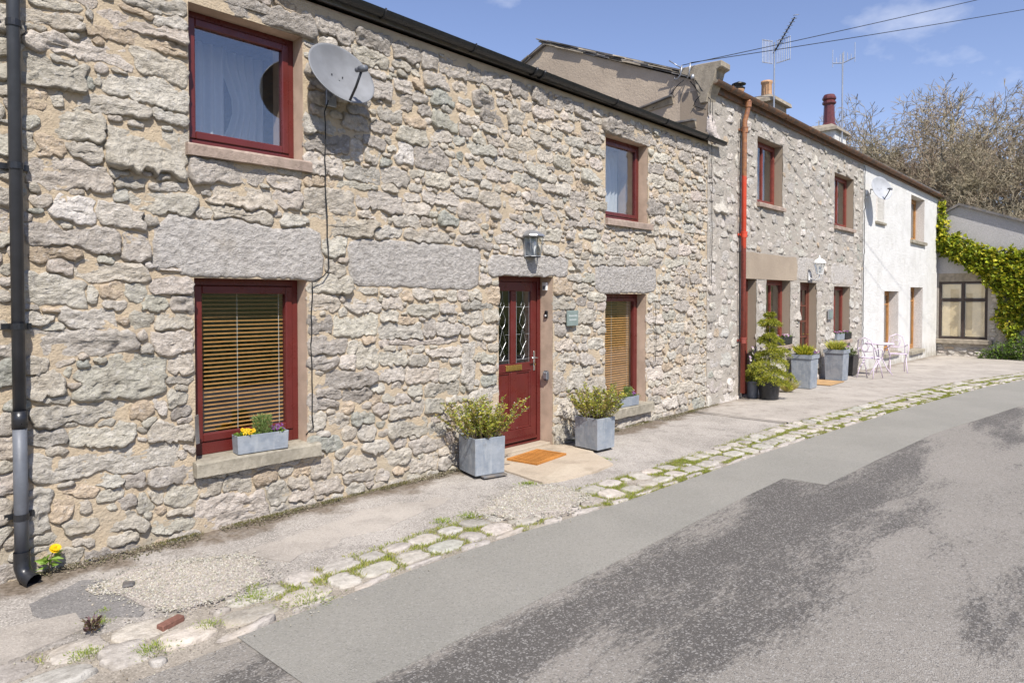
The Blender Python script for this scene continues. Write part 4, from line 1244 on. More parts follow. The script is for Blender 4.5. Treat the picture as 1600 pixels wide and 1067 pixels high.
def lantern_half():
    t = thing('wall_lantern', 'black half lantern with clear glass panes above the maroon front door', 'lamp', (6.05, -0.03, 2.26))
    X, Z0, Z1 = 6.05, 2.275, 2.50
    w0, w1 = 0.078, 0.118
    y0, y1 = -0.035, -0.175
    box('back_plate', X - w1 * .8, X + w1 * .8, y0 - 0.002, 0.0, Z0 - 0.01, Z1 + 0.01, M['lampmetal'], t, bevel=0.003)
    bot = [(X - w0, y0), (X - w0, y1 + 0.06), (X - w0 * .5, y1 + 0.02), (X + w0 * .5, y1 + 0.02), (X + w0, y1 + 0.06), (X + w0, y0)]
    top = [(X - w1, y0), (X - w1, y1 + 0.045), (X - w1 * .5, y1), (X + w1 * .5, y1), (X + w1, y1 + 0.045), (X + w1, y0)]
    for i in range(5):
        a0, a1, b0, b1 = bot[i], bot[i + 1], top[i], top[i + 1]
        e = 0.003
        MB().add([(a0[0], a0[1], Z0), (a1[0], a1[1], Z0), (b1[0], b1[1], Z1), (b0[0], b0[1], Z1), (a0[0] * .98 + X * .02, a0[1] * .98 + y0 * .02, Z0), (a1[0] * .98 + X * .02, a1[1] * .98 + y0 * .02, Z0), (b1[0] * .98 + X * .02, b1[1] * .98 + y0 * .02, Z1), (b0[0] * .98 + X * .02, b0[1] * .98 + y0 * .02, Z1)],
                 [(0, 1, 2, 3), (7, 6, 5, 4), (0, 4, 5, 1), (2, 6, 7, 3)]).build('pane', M['clear'], t)
    fr = MB()
    for i in range(6): fr.tube([(bot[i][0], bot[i][1], Z0), (top[i][0], top[i][1], Z1)], 0.0034, 5)
    for P, Z in ((bot, Z0), (top, Z1)): fr.tube([(p[0], p[1], Z) for p in P], 0.0045, 5)
    fr.build('glazing_frame', M['lampmetal'], t)
    MB().prism(bot, 2, Z0 - 0.014, Z0 - 0.004).build('base_plate', M['black'], t)
    hood = MB(); N = 10
    for k, (sc, dz) in enumerate(((1.16, 0.0), (1.10, 0.018), (0.8, 0.05), (0.4, 0.07), (0.05, 0.078))):
        for p in top: hood.v.append((X + (p[0] - X) * sc, y0 + (p[1] - y0) * sc, Z1 + 0.004 + dz))
    for k in range(4):
        for i in range(5): hood.f.append((k * 6 + i, k * 6 + i + 1, k * 6 + i + 7, k * 6 + i + 6))
    hood.f.append(tuple(range(6)))
    hood.build('hood', M['lampmetal'], t, smooth=False)
    MB().lathe([(0.0, 0.0), (0.013, 0.002), (0.014, 0.075), (0.024, 0.105), (0.030, 0.14), (0.022, 0.165), (0, 0.175)], (X, -0.09, Z0 + 0.0), 14).build('bulb', M['bulb'], t, smooth=True)


lantern_half()
pl = thing('name_plaque', 'small grey green slate name plaque between the front door and window', 'plaque', (6.82, -0.05, 1.45))
box('plaque_board', 6.71, 6.93, -0.065, -0.045, 1.45, 1.64, M['plaque'], pl, bevel=0.003)
for (z, n, w0) in ((1.575, 9, 0.17), (1.525, 7, 0.14)):
    tot = w0; x = 6.82 - tot / 2
    for i in range(n):
        w = tot / n
        h = 0.022 if i else 0.028
        MB().tube([(x + w * .15, -0.0665, z - 0.011), (x + w * .25, -0.0665, z - 0.011 + h), (x + w * .7, -0.0665, z - 0.006), (x + w * .75, -0.0665, z + 0.008)], 0.0022, 4).build('letter', M['lettering'], pl)
        x += w
db = thing('doorbell', 'small black doorbell on the pink door reveal', 'doorbell', (6.5, 0.10, 1.5))
box('bell_case', 6.478, 6.5, 0.07, 0.115, 1.55, 1.64, M['black'], db, bevel=0.006)
MB().lathe([(0.012, 0), (0.012, 0.006), (0, 0.008)], (6.478, 0.092, 1.58), 12, axis=(-1, 0, 0)).build('bell_button', M['whitepaint'], db)
sb = thing('sensor_box', 'small white box high on the door reveal under the lintel', 'box', (6.48, 0.1, 1.9))
box('case', 6.47, 6.5, 0.075, 0.145, 1.885, 1.985, M['whitepaint'], sb, bevel=0.005)
box('grille', 6.466, 6.471, 0.09, 0.13, 1.90, 1.94, M['greyplastic'], sb)
mb_ = thing('key_safe', 'grey rounded key safe low on the door reveal', 'key safe', (6.48, 0.08, 0.8))
box('case', 6.455, 6.5, 0.045, 0.125, 0.79, 0.91, M['greyplastic'], mb_, bevel=0.015, seg=3)
box('cover', 6.449, 6.456, 0.055, 0.115, 0.81, 0.89, M['galv'], mb_, bevel=0.004)
tag(MB().add([(2.205, -0.045, 0.70), (2.235, -0.03, 0.70), (2.228, -0.028, 0.92), (2.2, -0.043, 0.91), (2.209, -0.055, 0.70), (2.239, -0.04, 0.70), (2.232, -0.038, 0.92), (2.204, -0.053, 0.91)],
            [(0, 1, 2, 3), (7, 6, 5, 4), (0, 4, 5, 1), (1, 5, 6, 2), (2, 6, 7, 3), (3, 7, 4, 0)]).build('slate_strip', M['slate']), 'thin dark slate strip upright at the edge of the blinded window', 'slate')


# ------------------------------------------------------------------ sett kerb
r2 = np.random.default_rng(5)
KX0, KX1 = -2.0, 22.0
KERB = strip('kerb_bed', [v for v in XS if -2.5 < v < 27.0], lambda x: float(y_road(x)) - 0.03, lambda x: float(y_sett(x)) + 0.03, 6,
             lambda x, y: float(zb(x)) - 0.022 - 0.012 * float(np.clip((y_sett(x) - y) / 0.5, 0, 1)), M['bed'])
seeds = []
for row, (t0, hh) in enumerate(((0.79, 0.185), (0.36, 0.20))):
    x = KX0 + 0.1 * row
    while x < KX1 - 0.3:
        big = 1.25 if x < 2.2 else 1.0
        w = r2.uniform(0.10, 0.17) * big
        if not (4.2 < x + w < 4.95 and row == 0) and r2.random() > (0.05 if row else 0.02):
            seeds.append((x + w, t0 + r2.normal() * 0.02, w * 0.93, hh * r2.uniform(0.85, 1.05), r2.normal() * 0.03, 'n'))
        x += 2 * w
for x in np.arange(KX0, KX1 - 0.3, 0.42):
    if r2.random() < 0.8: seeds.append((x + r2.uniform(0, .1), 0.075, r2.uniform(0.10, 0.2), 0.06, 0, 'd'))
N0 = STONE_TONES['n']; STONE_TONES.update(n=(0.415, 0.385, 0.35), b=(0.45, 0.41, 0.37), g=(0.40, 0.37, 0.34), d=(0.40, 0.365, 0.33))
S2, L2 = rubble(KX0, KX1, 0.0, 1.0, [], seeds, [(900, 0.08, 0.16, 0.10, 0.2, 0.95)], lambda x, z: 1.0, r2, warp=0.010, limit=0.99, pmin=2.6, pmax=4.5)
OL2 = outlines(S2, L2, KX0, 0.0, 0.01, 0.008, r2, 0.03, rough=0.004)


def settmap(X, T, H):
    a, b = y_road(X) + 0.015, y_sett(X) + 0.02
    Y = a + (b - a) * T
    return np.stack([X, Y, zb(X) - 0.024 - 0.010 * (1 - T) + H], -1)


lay_stones(S2, OL2, settmap, KERB, M['sett'], lambda x, z: 1 / (x * x + 12.0) ** 1.3 if x > 0.6 else 0, 300, 'sett', 'sett_chips', r2, proud=(0.013, 0.028), ring=0.04, rough=0.5, tilt=0.05, flat=True, tz0=0.0)


# ------------------------------------------------------------------ leaves, grass, gravel
STONE_TONES.update(n=N0, b=(0.53, 0.43, 0.32), g=(0.36, 0.36, 0.315), d=(0.40, 0.37, 0.325))


def leaf_mesh(name, P, Dr, L, W, tint, mat, parent=None, fold=0.25, up=None, kind=None, label=None):
    """diamond leaves: P base points, Dr directions, L lengths, W widths (arrays)"""
    P = np.asarray(P); Dr = np.asarray(Dr); n = len(P)
    Dr = Dr / (np.linalg.norm(Dr, axis=1, keepdims=True) + 1e-9)
    ref = rng.normal(size=(n, 3)) if up is None else np.asarray(up)
    S = np.cross(Dr, ref); S /= (np.linalg.norm(S, axis=1, keepdims=True) + 1e-9)
    Nn = np.cross(S, Dr)
    L = np.broadcast_to(L, n)[:, None]; W = np.broadcast_to(W, n)[:, None]
    mid = P + Dr * L * 0.5
    a = mid + S * W * 0.5 + Nn * W * fold; b = mid - S * W * 0.5 + Nn * W * fold
    tip = P + Dr * L - Nn * L * 0.08
    V = np.stack([P, a, tip, b], 1).reshape(-1, 3)
    F = (np.arange(n)[:, None] * 4 + np.array([0, 1, 2, 3])[None, :])
    o = obj(name, V, F, mat, parent, tint=np.repeat(tint, 4, 0))
    if kind: o['kind'] = kind
    if label: o['label'] = label
    return o


def tints(n, cols, jit=0.15, p=None):
    cols = np.array(cols)
    k = rng.choice(len(cols), n, p=p)
    return np.clip(cols[k] * (1 + rng.normal(size=(n, 1)) * jit), 0.005, 0.9)


def unit(n):
    v = rng.normal(size=(n, 3)); return v / np.linalg.norm(v, axis=1, keepdims=True)


def grass_on(name, X, Y, Z, h, cols, label, mat='leaf'):
    n = len(X)
    D = np.stack([rng.normal(size=n) * 0.55, rng.normal(size=n) * 0.55, np.ones(n)], -1)
    o = leaf_mesh(name, np.stack([X, Y, Z], -1), D, h, np.clip(h * 0.16, 0.003, 0.012), tints(n, cols, 0.2), M[mat])
    return tag(o, label, 'grass', kind='stuff')


# grass and moss in the joints of the setts
gi, gj = np.where(L2 < 0)
gxk = KX0 + (gi + 0.5) * 0.01; gtk = (gj + 0.5) * 0.01
dens = fbm(gxk * 1.7, gtk * 2.4, 3.3, 3) + np.interp(gxk, [0, 2.0, 3, 5, 9, 15, 22], [-0.5, -0.4, 0.1, 0.45, 0.6, 0.55, 0.4]) - np.where(gtk < 0.12, 0.5, 0)
sel = np.where(dens > 0.06)[0]
sel = rng.choice(sel, min(len(sel), 10500), replace=False)
sel = np.repeat(sel, 8)
X = gxk[sel] + rng.normal(size=len(sel)) * 0.016; T = np.clip(gtk[sel] + rng.normal(size=len(sel)) * 0.035, 0.02, 1.05)
pos = settmap(X, T, np.full(len(X), 0.004))
hh = np.abs(rng.normal(size=len(X))) * 0.010 + 0.010
grass_on('joint_grass', pos[:, 0], pos[:, 1], pos[:, 2], hh, [(0.30, 0.36, 0.045), (0.38, 0.41, 0.07), (0.20, 0.26, 0.035), (0.44, 0.39, 0.15)], 'short bright grass and moss growing in the joints of the kerb setts')
# a few taller tufts
def tuft(x, y, z, n, h, spread, cols):
    X = x + rng.normal(size=n) * spread; Y = y + rng.normal(size=n) * spread
    return np.stack([X, Y, np.full(n, z)], -1), np.stack([(X - x) * 6, (Y - y) * 6, np.ones(n) * 0.5], -1), rng.uniform(0.5, 1, n) * h


TP, TD, TH = [], [], []
for (x, y, n, h, s) in ((1.25, -1.02, 200, 0.022, 0.03), (1.1, -1.35, 260, 0.022, 0.04), (1.35, -1.55, 260, 0.024, 0.045), (1.65, -1.5, 200, 0.022, 0.04), (1.32, -0.88, 70, 0.022, 0.018), (2.0, -1.35, 300, 0.026, 0.05),
                        (2.2, -1.62, 420, 0.026, 0.07), (2.05, -1.2, 140, 0.025, 0.03), (3.95, -1.2, 220, 0.03, 0.05), (5.0, -0.92, 160, 0.04, 0.04), (6.35, -0.85, 160, 0.03, 0.05), (3.7, -1.13, 160, 0.03, 0.04)):
    a, b, c = tuft(x, y, -0.01, n, h, s, None); TP.append(a); TD.append(b); TH.append(c)
TP = np.concatenate(TP); TD = np.concatenate(TD) + rng.normal(size=(len(TP), 3)) * 0.2; TH = np.concatenate(TH)
tag(leaf_mesh('weed_tufts', TP, TD, TH, TH * 0.2, tints(len(TP), [(0.28, 0.37, 0.05), (0.38, 0.42, 0.09), (0.18, 0.26, 0.04)]), M['leaf']), 'small green weed tufts in cracks of the pavement', 'weeds', kind='stuff')


def in_poly(x, y, poly):
    c = np.zeros(len(x), bool); n = len(poly)
    for i in range(n):
        x1, y1 = poly[i]; x2, y2 = poly[(i + 1) % n]
        k = ((y1 > y) != (y2 > y)) & (x < (x2 - x1) * (y - y1) / (y2 - y1 + 1e-12) + x1)
        c ^= k
    return c


OCT = np.array([(1, 0, 0), (0.3, 0.9, 0), (-0.8, 0.5, 0), (-0.7, -0.6, 0), (0.4, -0.9, 0), (0.1, 0.1, 0.75), (0, 0, -0.6)])
OCF = [(i, (i + 1) % 5, 5) for i in range(5)] + [((i + 1) % 5, i, 6) for i in range(5)]


def chips(name, X, Y, Z, s, cols, label, cat, jit=0.15):
    n = len(X)
    an = rng.uniform(0, 6.28, n); ca, sa = np.cos(an)[:, None], np.sin(an)[:, None]
    B = OCT[None] * (1 + rng.normal(size=(n, 7, 3)) * 0.18) * s[:, None, None]
    x = B[..., 0] * ca - B[..., 1] * sa * 0.75; y = B[..., 0] * sa + B[..., 1] * ca * 0.75
    V = np.stack([x + X[:, None], y + Y[:, None], B[..., 2] + Z[:, None]], -1).reshape(-1, 3)
    F = (np.arange(n)[:, None, None] * 7 + np.array(OCF)[None]).reshape(-1, 3)
    o = obj(name, V, F, M['pebbles'], tint=np.repeat(tints(n, cols, jit), 7, 0))
    return tag(o, label, cat, kind='stuff')


def gravel_in(name, poly, n, s, label):
    P = np.array(poly)
    x = rng.uniform(P[:, 0].min() - .1, P[:, 0].max() + .1, n * 3); y = rng.uniform(P[:, 1].min() - .1, P[:, 1].max() + .1, n * 3)
    k = in_poly(x + 0.09 * vn(x * 5, y * 5, 1), y + 0.09 * vn(x * 5, y * 5, 7), poly)
    x, y = x[k][:n], y[k][:n]
    sz = rng.uniform(s[0], s[1], len(x))
    poly_sheet(name + '_bed', [((px - P[:, 0].mean()) * .97 + P[:, 0].mean(), (py - P[:, 1].mean()) * .97 + P[:, 1].mean()) for px, py in poly], 0.003, M['gravelbed'], jag=0.07, step=0.03)
    k2 = rng.random(n // 6) * 6.28; q = rng.integers(0, len(poly), n // 6); q2 = (q + 1) % len(poly); u = rng.random(n // 6)[:, None]
    ex = P[q] * (1 - u) + P[q2] * u + rng.normal(size=(n // 6, 2)) * 0.07
    x = np.concatenate([x, ex[:, 0]]); y = np.concatenate([y, ex[:, 1]]); sz = np.concatenate([sz, rng.uniform(s[0] * .6, s[1] * .9, n // 6)])
    chips(name, x, y, rng.uniform(-0.004, 0.006, len(x)), sz, [(0.42, 0.38, 0.35), (0.37, 0.335, 0.31), (0.47, 0.44, 0.415), (0.39, 0.335, 0.30), (0.30, 0.28, 0.265)], label, 'gravel')


gravel_in('gravel', [(1.40, -0.52), (1.62, -0.40), (1.85, -0.42), (2.25, -0.72), (2.22, -1.15), (1.93, -1.24), (1.6, -1.2), (1.5, -0.9)], 6500, (0.005, 0.0095), 'loose buff gravel spread below the blinded window')
gravel_in('gravel', [(4.05, -1.15), (4.5, -1.02), (4.85, -0.9), (5.15, -1.15), (5.1, -1.55), (4.6, -1.72), (4.1, -1.5)], 4200, (0.006, 0.012), 'loose pale gravel patch beside the door slab')

# soil and moss swept against the foot of the wall
n = 9000
X = rng.uniform(1.15, 11.4, n); Y = -0.025 - np.abs(rng.normal(size=n)) * 0.06 * (0.5 + 0.9 * np.abs(vn(X * 1.1, X * 0, 8.)))
k = (fbm(X * 1.6, X * 0 + 4.0, 1.0, 3) + np.interp(X, [1, 3.2, 4.8, 5.3, 6.6, 7.2, 10, 11.4], [0.3, 0.4, 0.35, -1, -1, 0.45, 0.4, -0.2])) > 0.05
X, Y = X[k], Y[k]
chips('wall_foot_soil', X, Y, np.maximum(0.0, 0.028 + Y * 0.2) + rng.uniform(-.006, .008, len(X)), rng.uniform(0.003, 0.010, len(X)), [(0.12, 0.095, 0.065), (0.18, 0.145, 0.105), (0.10, 0.095, 0.05), (0.28, 0.24, 0.19)], 'crumbly dark soil swept against the foot of the cottage wall', 'soil')
n = 9000
X = rng.uniform(1.9, 10.5, n); Y = -0.03 - np.abs(rng.normal(size=n)) * 0.045
k = (fbm(X * 1.3, X * 0 + 9.0, 1.0, 3) + np.interp(X, [1, 2.2, 3.2, 3.6, 5.3, 6.6, 7.2, 9.6, 10], [-.3, 0.5, 0.4, -0.2, -1, -1, 0.3, 0.3, -0.5])) > 0.2
X, Y = X[k], Y[k]
grass_on('moss', X, Y, np.full(len(X), 0.02), rng.uniform(0.008, 0.022, len(X)), [(0.14, 0.13, 0.03), (0.20, 0.19, 0.04), (0.10, 0.10, 0.03)], 'olive moss along the foot of the cottage wall')
# scattered grit on pavement and road edge
n = 2600
X = 0.7 + rng.random(n) ** 1.6 * 13; Y = rng.uniform(-1.75, -0.06, n) - 0.03 * X
chips('grit', X, Y, np.full(n, -0.008) - np.where(Y < -1.2 - 0.03 * X, 0.014, 0), rng.uniform(0.002, 0.0065, n), [(0.42, 0.38, 0.33), (0.30, 0.26, 0.22), (0.2, 0.16, 0.12), (0.5, 0.46, 0.42)], 'scattered grit and small stones on the pavement', 'grit')
tag(MB().add([(1.49, -0.66, 0.012), (1.55, -0.68, 0.012), (1.58, -0.62, 0.012), (1.52, -0.58, 0.012), (1.50, -0.655, 0.022), (1.545, -0.668, 0.022), (1.57, -0.625, 0.022), (1.525, -0.59, 0.022)],
            [(3, 2, 1, 0), (4, 5, 6, 7), (0, 1, 5, 4), (1, 2, 6, 5), (2, 3, 7, 6), (3, 0, 4, 7)]).build('slate_chip', M['slate']), 'dark slate chip lying on the buff gravel', 'stone')
m = MB().box(1.455, 1.60, -1.335, -1.28, -0.03, 0.006).spin(0.35, (1.53, -1.31))
tag(m.build('brick', M['brick'], bevel=0.005), 'small red brown brick set at the pavement edge', 'brick')


# ------------------------------------------------------------------ planting
def shrub_planter(corner, ang, w, d, h, label, seed, stems=70, sh=0.33, dens=46):
    """square zinc box with a twiggy leafy shrub; corner: front left foot"""
    rg = np.random.default_rng(seed)
    ca, sa = math.cos(ang), math.sin(ang)
    F = lambda u, v, z: (corner[0] + u * ca - v * sa, corner[1] + u * sa + v * ca, z)
    c = F(w / 2, d / 2, 0)
    t = thing('planter', label, 'planter', (c[0], c[1], 0.014))
    e = 0.012; z0 = 0.03
    quad = lambda i, z: [F(i, i, z), F(w - i, i, z), F(w - i, d - i, z), F(i, d - i, z)]
    m = MB(); b = quad(0.006, z0); tp = quad(0, h); ti = quad(e, h); bi = quad(e + 0.004, h - 0.07)
    m.add(b + tp + ti + bi, [(3, 2, 1, 0)] + [(i, (i + 1) % 4, 4 + (i + 1) % 4, 4 + i) for i in range(4)] + [(4 + i, 4 + (i + 1) % 4, 8 + (i + 1) % 4, 8 + i) for i in range(4)] + [(8 + i, 8 + (i + 1) % 4, 12 + (i + 1) % 4, 12 + i) for i in range(4)])
    m.build('box', M['zinc'], t, bevel=0.003)
    MB().hexa(quad(0.03, 0.012), quad(0.03, z0 + 0.002)).build('foot', M['black'], t)
    MB().hexa(quad(e + .003, h - 0.09), quad(e + .003, h - 0.035)).build('soil', M['soil'], t)
    P, Dn, st = [], [], MB()
    cx, cy = c[0], c[1]
    for i in range(stems):
        a = rg.uniform(0, 6.28); rr = (rg.random() ** 0.5) * min(w, d) * 0.47
        p = Vector((cx + math.cos(a) * rr, cy + math.sin(a) * rr, h - 0.05))
        lean = Vector((math.cos(a), math.sin(a), 0)) * rr * rg.uniform(0.8, 3.0)
        H = sh * rg.uniform(0.45, 1.12)
        q = p + Vector((lean.x * H * 2.2 + rg.normal() * 0.03, lean.y * H * 2.2 + rg.normal() * 0.03, H))
        if q.y > -0.07: q.y = -0.07
        mid = p.lerp(q, 0.5) + Vector((rg.normal() * 0.015, rg.normal() * 0.015, 0.0)) - lean * 0.05
        st.tube([p, mid, q], [0.0032, 0.0026, 0.0012], 4, cap=False)
        for k in range(dens):
            u = 0.18 + 0.85 * (k / dens) ** 0.8
            pt = p.lerp(mid, u * 2) if u < 0.5 else mid.lerp(q, min((u - 0.5) * 2, 1.03))
            if u < 0.45 and rg.random() < 0.5: continue
            an = k * 2.4 + rg.normal() * 0.4
            P.append(pt); Dn.append((math.cos(an), math.sin(an), rg.uniform(0.1, 0.9)))
    st.build('stems', M['stem'], t)
    n = len(P)
    u = np.array([p.z for p in P]); u = (u - u.min()) / np.ptp(u)
    tn = tints(n, [(0.30, 0.34, 0.055), (0.46, 0.46, 0.07), (0.17, 0.21, 0.04), (0.52, 0.48, 0.12), (0.36, 0.26, 0.10)], 0.2)
    leaf_mesh('foliage', P, Dn, rg.uniform(0.022, 0.046, n), rg.uniform(0.011, 0.02, n), tn, M['leaf'], t)
    k = rg.choice(np.where(u > 0.55)[0], int(n * 0.07), replace=False)
    leaf_mesh('blossom', np.array(P)[k] + rg.normal(size=(len(k), 3)) * 0.01, unit(len(k)) + np.array([0, -.4, .8]), 0.017, 0.015, tints(len(k), [(0.72, 0.68, 0.70), (0.62, 0.55, 0.62)]), M['petal'], t)
    return t


def flowers(name, C, N, rad, cols, eye, parent, pet=5):
    """small open flowers: petals round an eye"""
    P, D, U, T = [], [], [], []
    EP, ED = [], []
    for c, nrm in zip(C, N):
        n = Vector(nrm).normalized(); s = n.orthogonal().normalized(); w = n.cross(s)
        col = np.array(cols[rng.integers(len(cols))]) * (1 + rng.normal() * 0.1)
        a0 = rng.uniform(0, 6.28)
        for k in range(pet):
            a = a0 + 6.283 * k / pet
            d = s * math.cos(a) + w * math.sin(a) + n * 0.25
            P.append(c); D.append(d); U.append(n); T.append(col)
        for k in range(3):
            a = 2.1 * k; EP.append(Vector(c) + n * 0.003); ED.append(s * math.cos(a) + w * math.sin(a) + n * 0.5)
    o = leaf_mesh(name, P, D, rad, rad * 1.15, np.clip(np.array(T), 0, 0.9), M['petal'], parent, fold=0.05, up=U)
    o['kind'] = 'stuff'
    leaf_mesh('flower_eyes', EP, ED, rad * 0.35, rad * 0.3, np.tile(np.array(eye), (len(EP), 1)), M['petal'], o)['kind'] = 'stuff'
    return o


def window_box(c, ang, w, d, h, z, label, mat, spec, group=None):
    """trough on a sill; spec: list of (kind, u) clumps along it"""
    ca, sa = math.cos(ang), math.sin(ang)
    F = lambda u, v, zz: (c[0] + u * ca - v * sa, c[1] + u * sa + v * ca, zz)
    t = thing('window_box', label, 'window box', (c[0], c[1], z), group)
    quad = lambda i, zz: [F(-w / 2 + i, -d / 2 + i, zz), F(w / 2 - i, -d / 2 + i, zz), F(w / 2 - i, d / 2 - i, zz), F(-w / 2 + i, d / 2 - i, zz)]
    m = MB(); b = quad(0.006, z); tp = quad(0, z + h); ti = quad(0.008, z + h); bi = quad(0.010, z + h - 0.05)
    m.add(b + tp + ti + bi, [(3, 2, 1, 0)] + [(i, (i + 1) % 4, 4 + (i + 1) % 4, 4 + i) for i in range(4)] + [(4 + i, 4 + (i + 1) % 4, 8 + (i + 1) % 4, 8 + i) for i in range(4)] + [(8 + i, 8 + (i + 1) % 4, 12 + (i + 1) % 4, 12 + i) for i in range(4)])
    m.build('trough', M[mat], t, bevel=0.002)
    MB().hexa(quad(0.009, z + h - 0.05), quad(0.009, z + h - 0.015)).build('soil', M['soil'], t)
    for kind, u, k in spec:
        q = Vector(F(u * w / 2, -0.01, z + h - 0.01))
        if kind == 'rosemary':
            n = int(900 * k)
            a = rng.uniform(0, 6.28, n); e = rng.uniform(0, 1, n) ** 0.6
            B = np.stack([np.cos(a) * e * 0.05, np.sin(a) * e * 0.035, rng.uniform(0, 0.10, n)], -1) * (0.7 + 0.6 * k)
            leaf_mesh('rosemary', np.array(q) + B, np.stack([np.cos(a) * e * 0.8, np.sin(a) * e * 0.8, np.ones(n) * 1.0], -1) + rng.normal(size=(n, 3)) * 0.35, rng.uniform(0.02, 0.045, n), 0.005, tints(n, [(0.13, 0.20, 0.06), (0.22, 0.30, 0.10), (0.30, 0.38, 0.16)]), M['leaf'], t)
            continue
        n = int(70 * k)
        B = np.stack([rng.normal(size=n) * 0.035, rng.normal(size=n) * 0.022, rng.uniform(-0.005, 0.02, n)], -1)
        leaf_mesh('flower_leaves', np.array(q) + B, B * np.array([8, 8, 1]) + np.array([0, -0.1, 0.25]) + rng.normal(size=(n, 3)) * 0.2, rng.uniform(0.025, 0.045, n), 0.02, tints(n, [(0.12, 0.2, 0.04), (0.18, 0.27, 0.05)]), M['leaf'], t)
        nf = int((14 if kind != 'purple' else 17) * k)
        B = np.stack([rng.uniform(-1, 1, nf) * 0.05, rng.uniform(-1, 0.6, nf) * 0.035, rng.uniform(0.015, 0.055, nf)], -1)
        N = np.stack([rng.normal(size=nf) * 0.4 - 0.2, -np.ones(nf), np.ones(nf) * 0.7], -1)
        cols, eye, rad = {'yellow': ([(0.85, 0.52, 0.01), (0.85, 0.60, 0.02)], (0.6, 0.22, 0.01), 0.021), 'pale': ([(0.85, 0.75, 0.18)], (0.7, 0.4, 0.02), 0.02),
                          'purple': ([(0.16, 0.04, 0.26), (0.22, 0.06, 0.34)], (0.75, 0.6, 0.08), 0.014), 'lilac': ([(0.62, 0.42, 0.68), (0.75, 0.68, 0.76), (0.4, 0.15, 0.45)], (0.75, 0.6, 0.2), 0.022)}[kind]
        flowers(kind + '_flowers', [np.array(q) + b for b in B], N, rad, cols, eye, t)
    return t


shrub_planter((4.765, -0.43), -0.28, 0.345, 0.36, 0.40, 'square grey zinc planter with leafy shrub left of the maroon front door', 11, 90, 0.38, 48)
shrub_planter((6.53, -0.645), -0.10, 0.315, 0.36, 0.395, 'square grey zinc planter with thinner shrub and black hooked handle in it', 12, 75, 0.38, 44)
tag(MB().tube([(6.70, -0.55, 0.36), (6.68, -0.57, 0.60), (6.675, -0.575, 0.635), (6.655, -0.59, 0.645), (6.63, -0.60, 0.635)], 0.014, 8).build('hooked_handle', M['black'], smooth=True), 'black hooked handle standing up out of the planter soil', 'handle')
tag(MB().hexa([(4.82, -0.50, 0.012), (5.08, -0.57, 0.012), (5.11, -0.47, 0.012), (4.85, -0.40, 0.012)], [(4.82, -0.50, 0.026), (5.08, -0.57, 0.026), (5.11, -0.47, 0.026), (4.85, -0.40, 0.026)]).build('slate_wedge', M['slate']), 'flat slate wedged under the front edge of the shrub planter', 'slate')
window_box((2.745, -0.005), -0.10, 0.42, 0.125, 0.145, 0.562, 'zinc window box of yellow pansies, rosemary and purple primulas by the brown blind', 'zinc', [('yellow', -0.55, 1.1), ('rosemary', 0.05, 1.1), ('purple', 0.62, 1.0)])
window_box((8.10, -0.02), -0.05, 0.42, 0.125, 0.13, 0.307, 'zinc window box of pale yellow and purple flowers by the honey blind', 'zinc', [('pale', -0.5, 0.9), ('rosemary', 0.05, 0.9), ('purple', 0.6, 0.7)])

# weeds by the drainpipe
w = thing('dandelion', 'dandelion with one yellow flower at the wall foot beside the drainpipe', 'weed', (1.26, -0.06, 0.0))
n = 22
a = rng.uniform(0, 6.28, n)
leaf_mesh('leaves', np.tile((1.25, -0.07, 0.10), (n, 1)) + rng.normal(size=(n, 3)) * 0.012, np.stack([np.cos(a), np.sin(a) - 0.5, rng.uniform(-.25, .35, n)], -1), rng.uniform(0.05, 0.10, n), 0.028, tints(n, [(0.2, 0.33, 0.05), (0.26, 0.4, 0.08)]), M['leaf'], w)
MB().tube([(1.25, -0.06, 0.0), (1.255, -0.065, 0.10), (1.28, -0.075, 0.165)], 0.004, 5).build('stalk', M['stem'], w)
flowers('flower_head', [(1.28, -0.078, 0.165), (1.285, -0.08, 0.172)], [(0, -0.8, 0.8), (0.1, -0.6, 1)], 0.034, [(0.85, 0.6, 0.01)], (0.85, 0.5, 0.01), w, 14)
w = thing('dark_weed', 'small dark purple leaved weed in the kerb crack', 'weed', (1.19, -1.12, 0.0))
n = 90
a = rng.uniform(0, 6.28, n); e = rng.random(n)
leaf_mesh('leaves', np.stack([1.19 + np.cos(a) * e * 0.03, -1.12 + np.sin(a) * e * 0.03, rng.uniform(0.0, 0.06, n)], -1), np.stack([np.cos(a), np.sin(a), rng.uniform(0.2, 1.5, n)], -1), rng.uniform(0.02, 0.04, n), 0.012, tints(n, [(0.09, 0.05, 0.05), (0.14, 0.10, 0.06), (0.2, 0.12, 0.14)]), M['leaf'], w)
MB().tube([(1.19, -1.12, -0.01), (1.19, -1.12, 0.06)], 0.003, 5).build('stalk', M['stem'], w)

